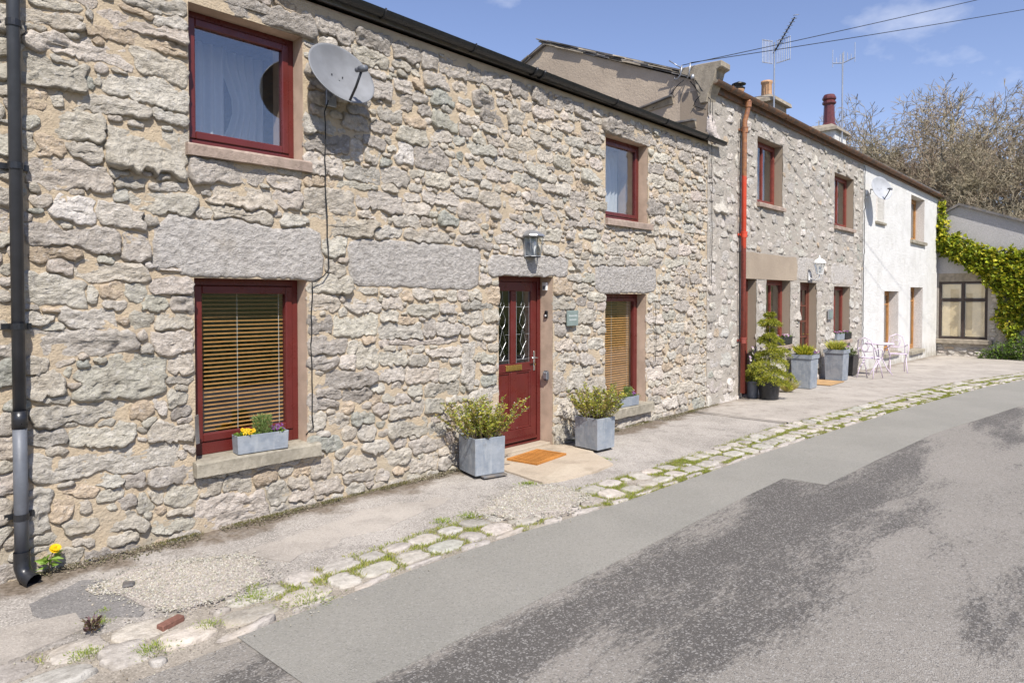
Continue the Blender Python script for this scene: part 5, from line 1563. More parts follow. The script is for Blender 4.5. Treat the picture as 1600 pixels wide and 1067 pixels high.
# door mat: coir frame and slanting bars
mt = thing('door_mat', 'orange coir door mat with slanting slots on the concrete door slab', 'door mat', (5.86, -0.30, 0.013))
MX, MY, MZ = 5.86, -0.30, 0.014
fr = bars(MB(), MX - 0.30, MX + 0.30, MY - 0.20, MY + 0.20, 0.035, 0, 0)
fr = MB().box(MX - .30, MX + .30, MY - .20, MY - .16, MZ, MZ + .02).box(MX - .30, MX + .30, MY + .16, MY + .20, MZ, MZ + .02).box(MX - .30, MX - .26, MY - .16, MY + .16, MZ, MZ + .02).box(MX + .26, MX + .30, MY - .16, MY + .16, MZ, MZ + .02)
fr.spin(0.12, (MX, MY)).build('border', M['mat'], mt)
MB().box(MX - .255, MX + .255, MY - .155, MY + .155, MZ - 0.001, MZ + .006).spin(0.12, (MX, MY)).build('backing', M['rubber'], mt)
for i in range(9):
    u = MX - 0.225 + i * 0.053
    MB().hexa([(u - .012, MY - .158, MZ + .004), (u + .016, MY - .158, MZ + .004), (u + .042, MY + .158, MZ + .004), (u + .014, MY + .158, MZ + .004)],
              [(u - .012, MY - .158, MZ + .019), (u + .016, MY - .158, MZ + .019), (u + .042, MY + .158, MZ + .019), (u + .014, MY + .158, MZ + .019)]).spin(0.12, (MX, MY)).build('coir_bar', M['mat'], mt)


# ------------------------------------------------------------------ second house: grey rubble, brown gutter
H2 = thing('terrace_house', 'grey mortar smeared rubble house with red timber windows and brown gutter', 'house', (14.7, 0, 0))
XA, XB, XC = 10.48, 18.9, 27.3
O2 = [(12.43, 13.63, 3.55, 4.75), (16.70, 18.10, 3.45, 4.67), (11.83, 12.43, -0.05, 2.15), (12.88, 14.08, 0.86, 2.14), (14.61, 15.61, -0.05, 2.12), (16.73, 17.88, 0.80, 2.07)]
W2 = slab_with_holes(XA, XB, -0.4, 5.2, 0.006, 0.5, O2).build('wall', M['render2'], H2, fix=False)
skin(XA, XB, -0.1, 5.2, O2, M['mortar2'], W2, 0.03, rng, 'mortar_face', 0.010, -0.004)
r3 = np.random.default_rng(33)
N0 = STONE_TONES['n']; STONE_TONES['n'] = (0.50, 0.465, 0.43)
hand2 = [(15.25, 2.40, 0.80, 0.25, 0, 'L'), (17.35, 2.35, 0.85, 0.25, 0, 'L'), (11.3, 0.02, 0.33, 0.14, 0, 'w'), (11.45, 0.28, 0.22, 0.12, 0, 'w'), (10.9, 3.35, 0.2, 0.14, 0, 'n'), (10.75, 4.6, 0.25, 0.2, 0, 'n'), (11.0, 2.2, 0.22, 0.1, 0, 'n')]
T2 = [(900, 0.28, 0.46, 0.15, 0.22, 0.97), (5000, 0.20, 0.36, 0.11, 0.17, 0.97), (9000, 0.14, 0.25, 0.09, 0.14, 0.96), (6000, 0.08, 0.14, 0.06, 0.09, 0.95)]
plain2 = [(11.75, 14.42, 2.14, 2.62)]                                   # cement patch over the openings
S3, L3 = rubble(XA, XB, -0.04, 5.14, O2 + plain2, hand2, T2, lambda x, z: 1.0 if x > 11.7 else 0.95, r3, warp=0.014, limit=1.12)
OL3 = outlines(S3, L3, XA, -0.04, 0.01, 0.012, r3, 0.035, kmin=11, kmax=30)
STONE_TONES['n'] = (0.50, 0.465, 0.43)
lay_stones(S3, OL3, wallmap, W2, M['stone2'], view_score, 300, 'stone', 'small_stones', r3, ring=0.03, proud=(0.001, 0.014), rough=0.75, tz0=-0.07)
cp = [(11.72 + 0.0 * k, 2.15) for k in (0,)] + [(x, 2.141) for x in np.arange(11.8, 14.3, 0.1)] + [(14.42 + 0.03 * math.sin(z * 19), z) for z in np.arange(2.16, 2.6, 0.06)] + [(x, 2.62 + 0.03 * float(vn(x * 4, 1.0))) for x in np.arange(14.35, 11.75, -0.08)] + [(11.72, 2.6)]
MB().prism([(float(a), float(b)) for a, b in cp], 1, -0.012, 0.004).build('cement_patch', M['cement'], H2)
MB().box(XA, XC, 6.5, 6.8, -0.5, 5.15).box(XA, XC, 0.5, 6.5, 2.45, 2.62).box(XB - 0.1, XB + 0.1, 0.5, 6.5, 2.62, 5.1).build('rear_wall', M['interior'], H2)

gp = [(0.006, 4.0), (0.006, 5.22), (0.3, 5.40), (3.4, 6.72), (6.8, 5.25), (6.8, 4.0)]
MB().prism(gp, 0, XA + 0.002, XA + 0.35).build('gable_end', M['gable'], H2)
RF = MB().prism([(-0.05, 5.30), (3.4, 6.73), (6.95, 5.24), (6.95, 5.32), (3.4, 6.82), (-0.05, 5.385)], 0, XA + 0.02, XC + 0.15).build('roof', M['slate'], H2)
# ragged verge: thin slates bedded on the gable edge, two courses
rv = random.Random(4)
for side in (0, 1):
    for course in (0, 1, 2):
        y = 0.35 if side == 0 else 3.42
        while y < (3.42 if side == 0 else 6.7):
            L = rv.uniform(0.22, 0.46)
            k = 0.4265 if side == 0 else -0.4265
            z0 = (5.44 + 0.415 * (y - 0.3)) if side == 0 else (6.735 - 0.43 * (y - 3.4))
            z0 += course * 0.032 - 0.012 + rv.uniform(-.008, .008)
            x0 = XA - rv.uniform(0.03, 0.085) + course * 0.012; x1 = XA + 0.3
            dz = k * L * 0.97
            th = rv.uniform(0.016, 0.026)
            MB().hexa([(x0, y, z0), (x1, y, z0), (x1, y + L, z0 + dz), (x0 + rv.uniform(-.02, .02), y + L, z0 + dz)], [(x0, y, z0 + th), (x1, y, z0 + th), (x1, y + L, z0 + dz + th), (x0, y + L, z0 + dz + th)]).build('verge_slate', M['slate'] if rv.random() < 0.6 else M['concretecap'], RF)
            y += L * rv.uniform(0.85, 1.02)
# kneeler stone at the eaves
kn = MB().prism([(0.50, 5.53), (0.50, 5.61), (0.1, 5.60), (-0.26, 5.58), (-0.26, 5.48), (-0.17, 5.45), (-0.12, 5.28), (-0.03, 5.10), (0.0, 4.96), (0.12, 4.96), (0.24, 5.40)], 0, XA - 0.05, XA + 0.26)
kn.build('kneeler_stone', M['concretecap'], H2, bevel=0.012)
for (y0, z0, y1, z1) in ((1.50, 5.02, 0.62, 5.16), (0.84, 4.70, 0.20, 4.69)):
    MB().hexa([(XA - 0.12, y1, z1), (XA + 0.02, y1, z1), (XA + 0.02, y0, z0), (XA - 0.12, y0, z0)], [(XA - 0.12, y1, z1 + .03), (XA + 0.02, y1, z1 + .05), (XA + 0.02, y0, z0 + .05), (XA - 0.12, y0, z0 + .03)]).build('drip_ledge', M['slate'], H2, bevel=0.004)
    MB().hexa([(XA - 0.02, y1, z1 - .10), (XA + 0.0, y1, z1 - .10), (XA + 0.0, y0, z0 - .04), (XA - 0.02, y0, z0 - .04)], [(XA - 0.06, y1, z1 - .002), (XA + 0.0, y1, z1 - .002), (XA + 0.0, y0, z0 - .002), (XA - 0.06, y0, z0 - .002)]).build('mortar_fillet', M['concretecap'], H2)
m = MB().tube([(XA - 0.02, 0.55, 5.52), (XA - 0.06, 0.58, 5.45), (XA - 0.10, 0.50, 5.42), (XA - 0.13, 0.42, 5.47), (XA - 0.13, 0.40, 5.62)], 0.012, 7)
m.tube([(XA - 0.02, 0.35, 5.45), (XA - 0.08, 0.33, 5.40), (XA - 0.14, 0.26, 5.42), (XA - 0.15, 0.24, 5.62)], 0.012, 7).tube([(XA - 0.16, 0.62, 5.74), (XA - 0.10, 0.44, 5.60)], 0.010, 6).lathe([(0, 0), (.03, 0), (.035, .05), (.02, .08), (0, .08)], (XA - 0.1, 0.22, 5.36), 10)
tag(m.build('wire_bracket', M['galv'], smooth=True), 'galvanised hooks and insulators holding wires on the gable corner', 'bracket')
for k, (pts) in enumerate(([(XA - .05, .3, 5.36), (XA - .04, .1, 5.1), (XA - .03, .25, 4.95), (XA - .03, .02, 4.85)], [(XA - .06, .4, 5.4), (XA - .03, .8, 5.15), (XA - .03, 1.0, 5.05)], [(XA - .06, .2, 5.36), (XA - .04, -.04, 5.0), (XA - .02, -.05, 4.75)])):
    cable('cable', pts, ['loose cable drooping below the gable wire hooks onto the wall', 'loose cable looping from the gable hooks along the render', 'loose cable running from the gable hooks round the corner'][k], 0.008, 0.012)

G2 = gutter(H2, XA - 0.02, XC + 0.2, 5.30, 5.24, -0.13, 0.065, M['gut2'], [11.0, 12.2, 13.4, 14.6, 15.8, 17.0, 18.2, 19.4, 20.6, 21.8, 23.0, 24.2, 25.4, 26.6])
MB().box(XA, XC + .1, -0.06, 0.0, 5.16, 5.29).build('eaves_board', M['gut2'], H2)
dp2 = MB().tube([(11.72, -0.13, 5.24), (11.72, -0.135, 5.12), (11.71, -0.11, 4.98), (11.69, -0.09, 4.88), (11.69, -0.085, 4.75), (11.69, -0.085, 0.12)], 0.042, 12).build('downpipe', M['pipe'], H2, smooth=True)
for z in (4.72, 2.90, 1.05, 5.16):
    MB().lathe([(0.042, -.05), (.054, -.05), (.056, .03), (.06, .035), (.06, .05), (.042, .05)], (11.70 if z < 5 else 11.72, -0.085 if z < 5 else -.135, z), 14).build('pipe_collar', M['pipe'], dp2)
    if z < 5: MB().box(11.58, 11.80, -0.04, -0.02, z - 0.02, z + 0.02).build('pipe_ear', M['pipe'], dp2, bevel=0.004)
cable('cable', [(11.60, -0.05, 4.9), (11.61, -0.04, 3.5), (11.60, -0.05, 2.0), (11.61, -0.05, 0.6)], 'black cable running down beside the red iron drainpipe', 0.008, 0.006)
cable('cable', [(18.82, -0.05, 5.1), (18.84, -0.05, 3.6), (18.80, -0.05, 2.4), (18.82, -0.05, 0.6)], 'black cable down the joint between grey and white houses', 0.009, 0.01)

WR = 0.16
def h2win(o, mull, trans=(), sill=True):
    a, b, c, d = o
    return window(H2, a, b, c + .012, d, WR, 'redwood', 0.05, 0.045, mull=mull, trans=trans, sill=(a - .03, b + .03, c - 0.075, c + 0.0, -0.07, 'sillred') if sill else None)
h2win(O2[0], (0.5,)); h2win(O2[1], (0.5,)); h2win(O2[3], (0.5,)); h2win(O2[5], (0.5,))
curtain('net_curtain', 12.95, 13.58, 3.5, 4.7, 0.5, 'pale curtain in the upper window beside the red iron drainpipe', 5, 0.02)
curtain('net_curtain', 16.8, 18.05, 3.4, 4.62, 0.5, 'net curtain in the upper window beside the white house', 9, 0.02)
curtain('net_curtain', 13.0, 14.0, 0.85, 2.1, 0.5, 'net curtain in the ground floor window behind the potted spruce', 8, 0.02)
curtain('net_curtain', 16.85, 17.8, 0.8, 2.02, 0.5, 'grey net curtain in the ground floor window behind the bistro set', 8, 0.02)


def glazed_door(par, a, b, top, y, mat, bars_x, bars_z, base=0.0):
    f = MB().box(a, a + .06, y, y + .08, base, top).box(b - .06, b, y, y + .08, base, top).box(a + .06, b - .06, y, y + .08, top - .06, top).build('door', M[mat], par, bevel=0.004)
    a += .062; b -= .062; top -= .062
    l = MB().box(a, a + .055, y + .015, y + .06, base + .01, top).box(b - .055, b, y + .015, y + .06, base + .01, top).box(a + .055, b - .055, y + .015, y + .06, top - .1, top).box(a + .055, b - .055, y + .015, y + .06, base + .01, base + .28)
    l.build('door_leaf', M[mat], f, bevel=0.005)
    xs = np.linspace(a + .055, b - .055, bars_x + 1); zs = np.linspace(base + .28, top - .1, bars_z + 1)
    for x in xs[1:-1]: box('glazing_bar', x - .014, x + .014, y + .018, y + .056, base + .28, top - .1, M[mat], f)
    for z in zs[1:-1]:
        for x0, x1 in zip(xs[:-1], xs[1:]): box('glazing_bar', x0 + .014, x1 - .014, y + .02, y + .054, z - .014, z + .014, M[mat], f)
    for x0, x1 in zip(xs[:-1], xs[1:]):
        for z0, z1 in zip(zs[:-1], zs[1:]): box('pane', x0, x1, y + .034, y + .040, z0, z1, M['glass'], f)
    MB().tube([(b - .045, y + .01, 1.0), (b - .045, y - .04, 1.0), (b - .14, y - .045, 1.0)], 0.01, 7).build('lever_handle', M['brass'], f)
    return f


glazed_door(H2, 11.83, 12.43, 2.15, WR, 'redwood', 1, 4)
glazed_door(H2, 14.61, 15.61, 2.12, WR, 'brownred', 3, 5)

# white lantern by the glazed door
wl_ = thing('wall_lantern', 'white traditional lantern on a bracket above the glazed door', 'lamp', (15.05, -0.02, 2.3))
box('back_plate', 15.01, 15.09, -0.05, -0.02, 2.16, 2.34, M['whitepaint'], wl_, bevel=0.01)
MB().tube([(15.05, -0.04, 2.22), (15.05, -0.16, 2.16), (15.05, -0.24, 2.22), (15.05, -0.24, 2.30)], 0.012, 8).build('bracket', M['whitepaint'], wl_, smooth=True)
MB().lathe([(0.06, 0.0), (0.11, 0.22), (0.105, 0.22), (0.055, 0.0)], (15.05, -0.24, 2.30), 6).build('glass_body', M['clear'], wl_)
fr = MB()
for k in range(6):
    a = math.pi / 3 * k
    fr.tube([(15.05 + .06 * math.cos(a), -.24 + .06 * math.sin(a), 2.30), (15.05 + .11 * math.cos(a), -.24 + .11 * math.sin(a), 2.52)], 0.007, 5)
fr.build('glazing_frame', M['whitepaint'], wl_)
MB().lathe([(0, -.02), (.065, -.01), (.065, .0)], (15.05, -.24, 2.30), 6).build('base_cap', M['whitepaint'], wl_)
MB().lathe([(.135, 0.0), (.13, .02), (.09, .07), (.03, .10), (.012, .13), (.018, .15), (0, .17)], (15.05, -.24, 2.52), 12).build('roof_cap', M['whitepaint'], wl_, smooth=True)
MB().lathe([(0, 0), (.02, 0), (.025, .08), (.012, .13), (0, .14)], (15.05, -.24, 2.32), 8).build('bulb', M['bulb'], wl_, smooth=True)
hp = thing('house_number', 'small grey framed number plate beside the glazed door', 'plaque', (16.35, -0.03, 1.3))
box('plate', 16.22, 16.50, -0.06, -0.03, 1.30, 1.53, M['galv'], hp, bevel=0.006)
box('plate_face', 16.25, 16.47, -0.065, -0.058, 1.34, 1.49, M['plaque'], hp)

# chimneys on the ridge
def chimney(par, x0, x1, y0, y1, zb_, zt, mat, cap, name='chimney'):
    c = box(name, x0 + .12, x1 - .12, y0 + .12, y1 - .12, zb_, zt - .1, mat, par)
    m = MB().hexa([(x0, y0, zt - .12), (x1, y0, zt - .12), (x1, y1, zt - .12), (x0, y1, zt - .12)], [(x0 + .02, y0 + .02, zt - .02), (x1 - .02, y0 + .02, zt - .02), (x1 - .02, y1 - .02, zt - .02), (x0 + .02, y1 - .02, zt - .02)])
    m.hexa([(x0 + .02, y0 + .02, zt - .018), (x1 - .02, y0 + .02, zt - .018), (x1 - .02, y1 - .02, zt - .018), (x0 + .02, y1 - .02, zt - .018)], [(x0 + .35, y0 + .3, zt + .16), (x1 - .35, y0 + .3, zt + .16), (x1 - .35, y1 - .3, zt + .16), (x0 + .35, y1 - .3, zt + .16)])
    m.build('chimney_cap', cap, c)
    return c


C1 = chimney(RF, 18.9, 20.1, 2.25, 4.2, 5.9, 7.34, M['render2'], M['concretecap'])
MB().lathe([(.15, 0), (.165, .05), (.15, .1), (.14, .42), (.16, .46), (.16, .52), (.12, .52), (.12, .3)], (19.5, 2.75, 7.42), 16).build('chimney_pot', M['terracotta'], C1, smooth=True)
MB().lathe([(.15, 0), (.165, .05), (.15, .1), (.14, .38), (.16, .42), (.16, .48), (.12, .48), (.12, .3)], (19.5, 3.58, 7.42), 16).build('chimney_pot', M['terracotta'], C1, smooth=True)
cw = MB().lathe([(.0, .70), (.20, .62), (.205, .60), (0, .64)], (19.5, 3.58, 7.42), 16)
for k in range(4):
    a = 1.57 * k; cw.tube([(19.5 + .11 * math.cos(a), 3.58 + .11 * math.sin(a), 7.86), (19.5 + .13 * math.cos(a), 3.58 + .13 * math.sin(a), 8.05)], .008, 5)
cw.lathe([(.17, .46), (.18, .50), (.12, .52)], (19.5, 3.58, 7.42), 16)
cw.build('cowl', M['black'], C1)


# third house: white
H3 = thing('white_house', 'white limewashed house with orange timber windows under the brown gutter', 'house', (23, 0, -0.1))
O3 = [(19.95, 20.75, 3.82, 4.80), (23.65, 25.40, 3.56, 4.92), (20.85, 22.35, 0.25, 1.98), (23.70, 25.30, 0.16, 2.12)]
W3 = slab_with_holes(XB, XC, -0.6, 5.2, -0.012, 0.5, O3).build('wall', M['white'], H3, fix=False)
box('gable_end', XC - 0.3, XC - .002, 0.5, 6.5, -0.6, 5.2, M['white'], H3)
MB().prism([(0.006, 5.2), (6.8, 5.2), (3.4, 6.7)], 0, XC - 0.3, XC).build('gable_top', M['white'], H3)
box('blocked_recess', 19.95, 20.75, 0.16, 0.3, 3.82, 4.80, M['pebblewhite'], H3)
box('window_sill', 19.90, 20.80, -0.07, 0.158, 3.75, 3.818, M['sill'], H3, bevel=0.01)
for i, o in enumerate(O3[1:]):
    a, b, c, d = o
    window(H3, a, b, c + .012, d, 0.24, 'orangewood', 0.07, 0.05, mull=(0.5,), trans=(0.78,) if i else (), sill=(a - .06, b + .06, c - 0.10, c, -0.09, 'sill'))
    for s in (0, 1):
        xx = (a + .001, a + .02) if s == 0 else (b - .02, b - .001)
        box('reveal', xx[0], xx[1], -0.008, 0.238, c + .013, d - .001, M['pebblewhite'], H3)
curtain('net_curtain', 23.75, 25.3, 3.5, 4.85, 0.5, 'net curtain in the upper window of the white house', 10, 0.02)
curtain('net_curtain', 20.9, 22.3, 0.2, 1.95, 0.5, 'net curtain in the ground floor window behind the lilac chairs', 10, 0.02)
curtain('net_curtain', 23.8, 25.2, 0.1, 2.08, 0.5, 'net curtain in the ground floor window near the ivy', 10, 0.02)
dish((19.15, -0.36, 4.55), (-0.45, -0.85, 0.28), 0.64, 0.62, 'pale round satellite dish on the white house beside the blocked window', (18.98, -0.04, 4.5), M['dish2'])
C2 = chimney(H3, 24.2, 25.6, 2.3, 3.6, 6.0, 7.50, M['white'], M['concretecap'])
MB().lathe([(.24, 0), (.24, .08), (.19, .14), (.165, .75), (.22, .80), (.22, .86), (.18, .9), (.22, .95), (.22, 1.0), (.17, 1.1), (.12, 1.1), (.12, .8)], (24.75, 2.75, 7.58), 10).build('chimney_pot', M['redpot'], C2)
MB().prism([(2.9, 5.5), (4.2, 5.5), (4.2, 6.1), (2.9, 6.0)], 0, 26.9, 28.0).build('rear_dormer', M['slate'], H3)


# aerials
def aerial_grid(x, y, z0, z1):
    t = thing('tv_aerial', 'tv aerial with two wire grid reflectors and slanting boom beside terracotta pots', 'aerial', (x, y, z0))
    MB().tube([(x, y, z0), (x, y, z1)], 0.022, 8).build('mast', M['galv'], t)
    f = Vector((-0.1, -0.58, 0.75)).normalized(); s = Vector((0.37, -0.93, 0)); s.normalize()
    c = Vector((x, y, z1 - 0.25))
    MB().tube([c - f * 0.05, c + f * 0.95], 0.02, 6).build('boom', M['black'], t)
    g = MB()
    for sd in (-1, 1):
        for k in range(8):
            u = sd * (0.06 + 0.042 * k)
            b = c + s * u - f * (abs(u) * -0.25)
            g.tube([b + Vector((0, 0, -0.34)), b + Vector((0, 0, 0.30))], 0.009, 4)
        e0 = c + s * sd * 0.05; e1 = c + s * sd * 0.36 + f * 0.09
        for dz in (-0.32, 0.28): g.tube([e0 + Vector((0, 0, dz)), e1 + Vector((0, 0, dz))], 0.012, 4)
    g.build('reflector_grid', M['galv'], t)
    d = MB()
    w = s.cross(f)
    for k in range(9):
        p = c + f * (0.25 + 0.095 * k)
        d.tube([p - w * 0.0 - s * 0.07, p + w * 0.10, p + s * 0.07, p - w * 0.0 - s * 0.07], 0.009, 4)
    d.build('directors', M['galv'], t)
    MB().tube([(x, y + .02, z0 + .02), (x, y + .14, z0 + .03)], 0.02, 6).tube([(x, y + .02, z0 + .35), (x, y + .14, z0 + .35)], 0.02, 6).build('lashing_bracket', M['galv'], t)


aerial_grid(18.86, 2.28, 6.6, 8.75)
t = thing('tv_aerial', 'tall thin mast with small comb aerial beside the dark red chimney pot', 'aerial', (24.75, 2.33, 6.6))
MB().tube([(24.75, 2.33, 6.6), (24.75, 2.33, 10.0)], 0.026, 8).build('mast', M['galv'], t)
m = MB().tube([(24.66, 2.62, 9.70), (24.75, 2.33, 9.66), (24.86, 1.98, 9.80)], 0.016, 6)
for k in range(7):
    u = k / 6
    p = Vector((24.66, 2.62, 9.70)).lerp(Vector((24.86, 1.98, 9.80)), u)
    h = (0.45, 0.15, 0.22, 0.3, 0.22, 0.15, 0.5)[k]
    m.tube([p - Vector((0, 0, h * 0.3)), p + Vector((0, 0, h))], 0.011, 4)
m.build('comb', M['galv'], t)

# overhead wires to a pole across the road
pole = thing('utility_pole', 'tarred timber pole carrying overhead wires across the road', 'pole', (26.2, -9.0, -0.3))
MB().tube([(26.2, -9.0, -0.6), (26.2, -9.0, 11.9)], [0.15, 0.10], 12).build('shaft', M['timberpole'], pole)
box('cross_arm', 25.7, 26.7, -9.16, -9.06, 11.2, 11.3, M['timberpole'], pole, bevel=0.01)
for k, (yy, sa, e, zz) in enumerate(((-8.8, (XA - 0.13, 0.40, 5.62), (26.4, -9.0, 11.32), 'upper'), (-9.6, (XA - 0.15, 0.24, 5.62), (26.05, -9.0, 10.2), 'lower'))):
    a, b = Vector(sa), Vector(e)
    pts = []
    for i in range(25):
        u = i / 24; p = a.lerp(b, u); p.z -= 0.2 * 4 * u * (1 - u) * 0.5; pts.append(p)
    tag(MB().tube(pts, 0.0065, 5).build('overhead_wire', M['cable'], smooth=True), zz + ' of the two black wires from the gable hooks to the pole', 'wire')


# ------------------------------------------------------------------ outbuilding closing the street
H4 = thing('outbuilding', 'grey pebbledashed outbuilding with dark brown window and climbing ivy', 'outbuilding', (30, -2.5, -0.25))
HX = XC + 0.08
o4 = (-1.46, -0.06, 0.40, 2.34)
def in_yz(name, y0, y1, z0, z1, x0, x1, mat, par, **k): return box(name, x0, x1, y0, y1, z0, z1, mat, par, **k)
zt = 2.62
W4 = in_yz('wall', o4[0] - 2.6, o4[0], -0.5, zt, HX, HX + 0.4, M['mortar2'], H4)
in_yz('wall_under_window', o4[0], 0.4, -0.5, o4[2], HX, HX + 0.4, M['mortar2'], H4)
in_yz('wall_pier', o4[1], 0.4, o4[2], zt, HX, HX + 0.4, M['mortar2'], H4)
in_yz('lintel', o4[0], o4[1], o4[3], zt, HX + .002, HX + 0.4, M['concretecap'], H4)
gz = lambda y: 4.88 - (0.385 * (-0.62 - y) if y < -0.62 else 0.55 * (y + 0.62))
MB().prism([(-4.06, zt), (0.4, zt), (0.4, gz(0.4)), (-0.62, 4.88), (-4.06, gz(-4.06))], 0, HX + .004, HX + 0.4).build('pebbledash_gable', M['pebble'], H4)
MB().prism([(-4.2, gz(-4.2)), (-0.62, 4.885), (0.5, gz(0.5)), (0.5, gz(0.5) + .07), (-0.62, 4.97), (-4.2, gz(-4.2) + .07)], 0, HX - 0.12, HX + 9).build('roof', M['slate'], H4)
MB().box(HX + .4, HX + 8.9, -4.06, -3.8, -0.5, 3.5).box(HX + .4, HX + 8.9, 0.1, 0.4, -0.5, 4.0).box(HX + 8.6, HX + 8.9, -3.8, 0.1, -0.5, 3.5).build('side_walls', M['pebble'], H4)
r4 = np.random.default_rng(44)
S4, L4 = rubble(-4.0, 0.0, -0.25, zt, [(o4[0], o4[1], o4[2] - .1, zt)], [], [(900, 0.18, 0.34, 0.10, 0.16, .97), (3000, 0.1, 0.2, 0.07, 0.12, .96)], lambda x, z: 1.0, r4, limit=1.15)
OL4 = outlines(S4, L4, -4.0, -0.25, 0.01, 0.012, r4, 0.05, kmin=10, kmax=20)
lay_stones(S4, OL4, lambda X, Z, H: np.stack([HX - H, X, Z], -1)[..., :], W4, M['stone2'], lambda x, z: 1.0 if x > -2.6 else 0.1, 120, 'stone', 'small_stones', r4, ring=0.05, proud=(0.004, 0.03))
# its window: brown frame, four panes, cream blinds behind
fy0, fy1, fz0, fz1 = o4[0], o4[1], o4[2], o4[3]
ym, zm = (fy0 + fy1) / 2, fz0 + 0.68 * (fz1 - fz0)
f4 = MB()
for (a, b, c, d) in ((fy0, fy0 + .07, fz0, fz1), (fy1 - .07, fy1, fz0, fz1), (fy0 + .07, fy1 - .07, fz0, fz0 + .07), (fy0 + .07, fy1 - .07, fz1 - .07, fz1), (ym - .045, ym + .045, fz0 + .07, fz1 - .07)):
    f4.box(HX + .02, HX + .10, a, b, c, d)
f4 = f4.build('window', M['brownwood'], H4, bevel=0.005)
for (a, b) in ((fy0 + .07, ym - .045), (ym + .045, fy1 - .07)):
    in_yz('glazing_bar', a, b, zm - .045, zm + .045, HX + .025, HX + .095, M['brownwood'], f4)
    for (c, d) in ((fz0 + .07, zm - .045), (zm + .045, fz1 - .07)):
        in_yz('pane', a, b, c, d, HX + .05, HX + .056, M['glass'], f4)
        in_yz('blind', a + .02, b - .02, c + .02, d - .02, HX + .085, HX + .09, M['cream_blind'], f4)
in_yz('window_sill', fy0 - .15, fy1 + .05, fz0 - .16, fz0 - .003, HX - .12, HX + .02, M['concretecap'], f4, bevel=0.015)


# ivy over the corner and the outbuilding
def ivy_cloud(blobs, n, size, cols, jit=0.2):
    P = []
    wgt = np.array([b[3] * b[4] * b[5] for b in blobs]) ** 0.67; wgt /= wgt.sum()
    for b, k in zip(blobs, (wgt * n).astype(int)):
        u = unit(k) * (rng.random((k, 1)) ** 0.28)
        P.append(np.array(b[:3]) + u * np.array(b[3:6]))
    P = np.concatenate(P)
    P = P + 0.10 * np.stack([vn(P[:, 0] * 4, P[:, 1] * 4, P[:, 2] * 4 + q) for q in (0., 7., 13.)], -1)
    D = unit(len(P)) + np.array([-0.5, -0.4, -0.1])
    up = unit(len(P)) * 0.5 + np.array([-0.4, -0.5, 0.8])
    return P, D, rng.uniform(0.45, 1.35, len(P)) * size, tints(len(P), cols, jit), up


IV = thing('ivy', 'bright yellow green ivy climbing from the white house corner across the outbuilding', 'ivy', (HX - 0.1, -2.0, -0.2))
blobs = [(HX - .12, -.15, 4.2, .15, .2, .6), (HX - .15, -.1, 3.75, .2, .22, .4), (HX - .12, -.35, 3.55, .16, .4, .42), (HX - .13, -.75, 3.3, .18, .45, .45), (HX - .15, -1.2, 3.0, .2, .5, .5), (HX - .15, -1.7, 2.85, .22, .5, .6), (HX - .16, -2.15, 2.75, .22, .5, .7), (HX - .16, -2.6, 2.6, .22, .5, .8), (HX - .15, -3.1, 2.4, .22, .5, .8), (HX - .15, -1.75, 2.3, .3, .35, .45), (HX - .13, -2.05, 1.75, .28, .35, .6), (HX - .12, -2.1, 1.0, .22, .3, .6), (HX - .12, -1.85, 1.3, .15, .25, .5), (HX - .13, -2.4, 1.5, .16, .4, .7), (HX - .1, -.08, 4.85, .08, .1, .35), (HX - .2, -2.0, 2.6, .22, .55, .75), (HX - .2, -2.55, 2.2, .25, .6, 1.0), (HX - .2, -3.1, 2.0, .25, .6, 1.1), (HX - .18, -1.3, 3.0, .2, .45, .5), (HX - .18, -.6, 3.45, .18, .4, .45)]
P, D, Ls, tn, up = ivy_cloud(blobs, 14000, 0.115, [(0.27, 0.33, 0.03), (0.42, 0.46, 0.04), (0.13, 0.18, 0.02), (0.58, 0.52, 0.06)])
leaf_mesh('ivy_leaves', P, D, Ls, Ls * 0.85, tn, M['leaf'], IV, up=up)
m = MB()
for (a, b, c) in (((HX - .12, -2.05, -0.2), (HX - .12, -2.0, 0.9), (HX - .18, -2.1, 2.0)), ((HX - .1, -2.15, -0.2), (HX - .08, -2.2, 1.0), (HX - .2, -2.4, 2.2)), ((HX - .1, -2.0, 1.6), (HX - .1, -1.4, 2.8), (HX - .1, -.5, 3.5)), ((HX - .06, -.3, 3.4), (HX - .05, -.1, 4.0), (HX - .03, -.06, 4.9))):
    m.tube([a, b, c], [0.05, 0.04, 0.02], 6)
m.build('ivy_stems', M['bark'], IV)
BU = thing('bush', 'low dense green bush at the foot of the outbuilding below the ivy', 'bush', (26.6, -2.6, -0.2))
P, D, Ls, tn, up = ivy_cloud([(26.9, -2.0, 0.05, .4, .5, .4), (26.8, -2.6, 0.15, .5, .6, .5), (27.0, -3.3, 0.3, .5, .7, .7), (26.7, -1.6, -.05, .25, .35, .22), (27.0, -4.0, .5, .5, .7, .9)], 5200, 0.09, [(0.07, 0.13, 0.02), (0.12, 0.2, 0.03), (0.18, 0.26, 0.04), (0.04, 0.07, 0.015)])
leaf_mesh('foliage', P, D, Ls, Ls * 0.5, tn, M['leaf'], BU, up=up)
m = MB()
for k in range(12): m.tube([(26.9, -2.4 - k * .12, -0.25), (26.9 + rng.normal() * .2, -2.4 - k * .12 + rng.normal() * .2, 0.3)], [0.02, 0.008], 5)
m.build('stems', M['bark'], BU)

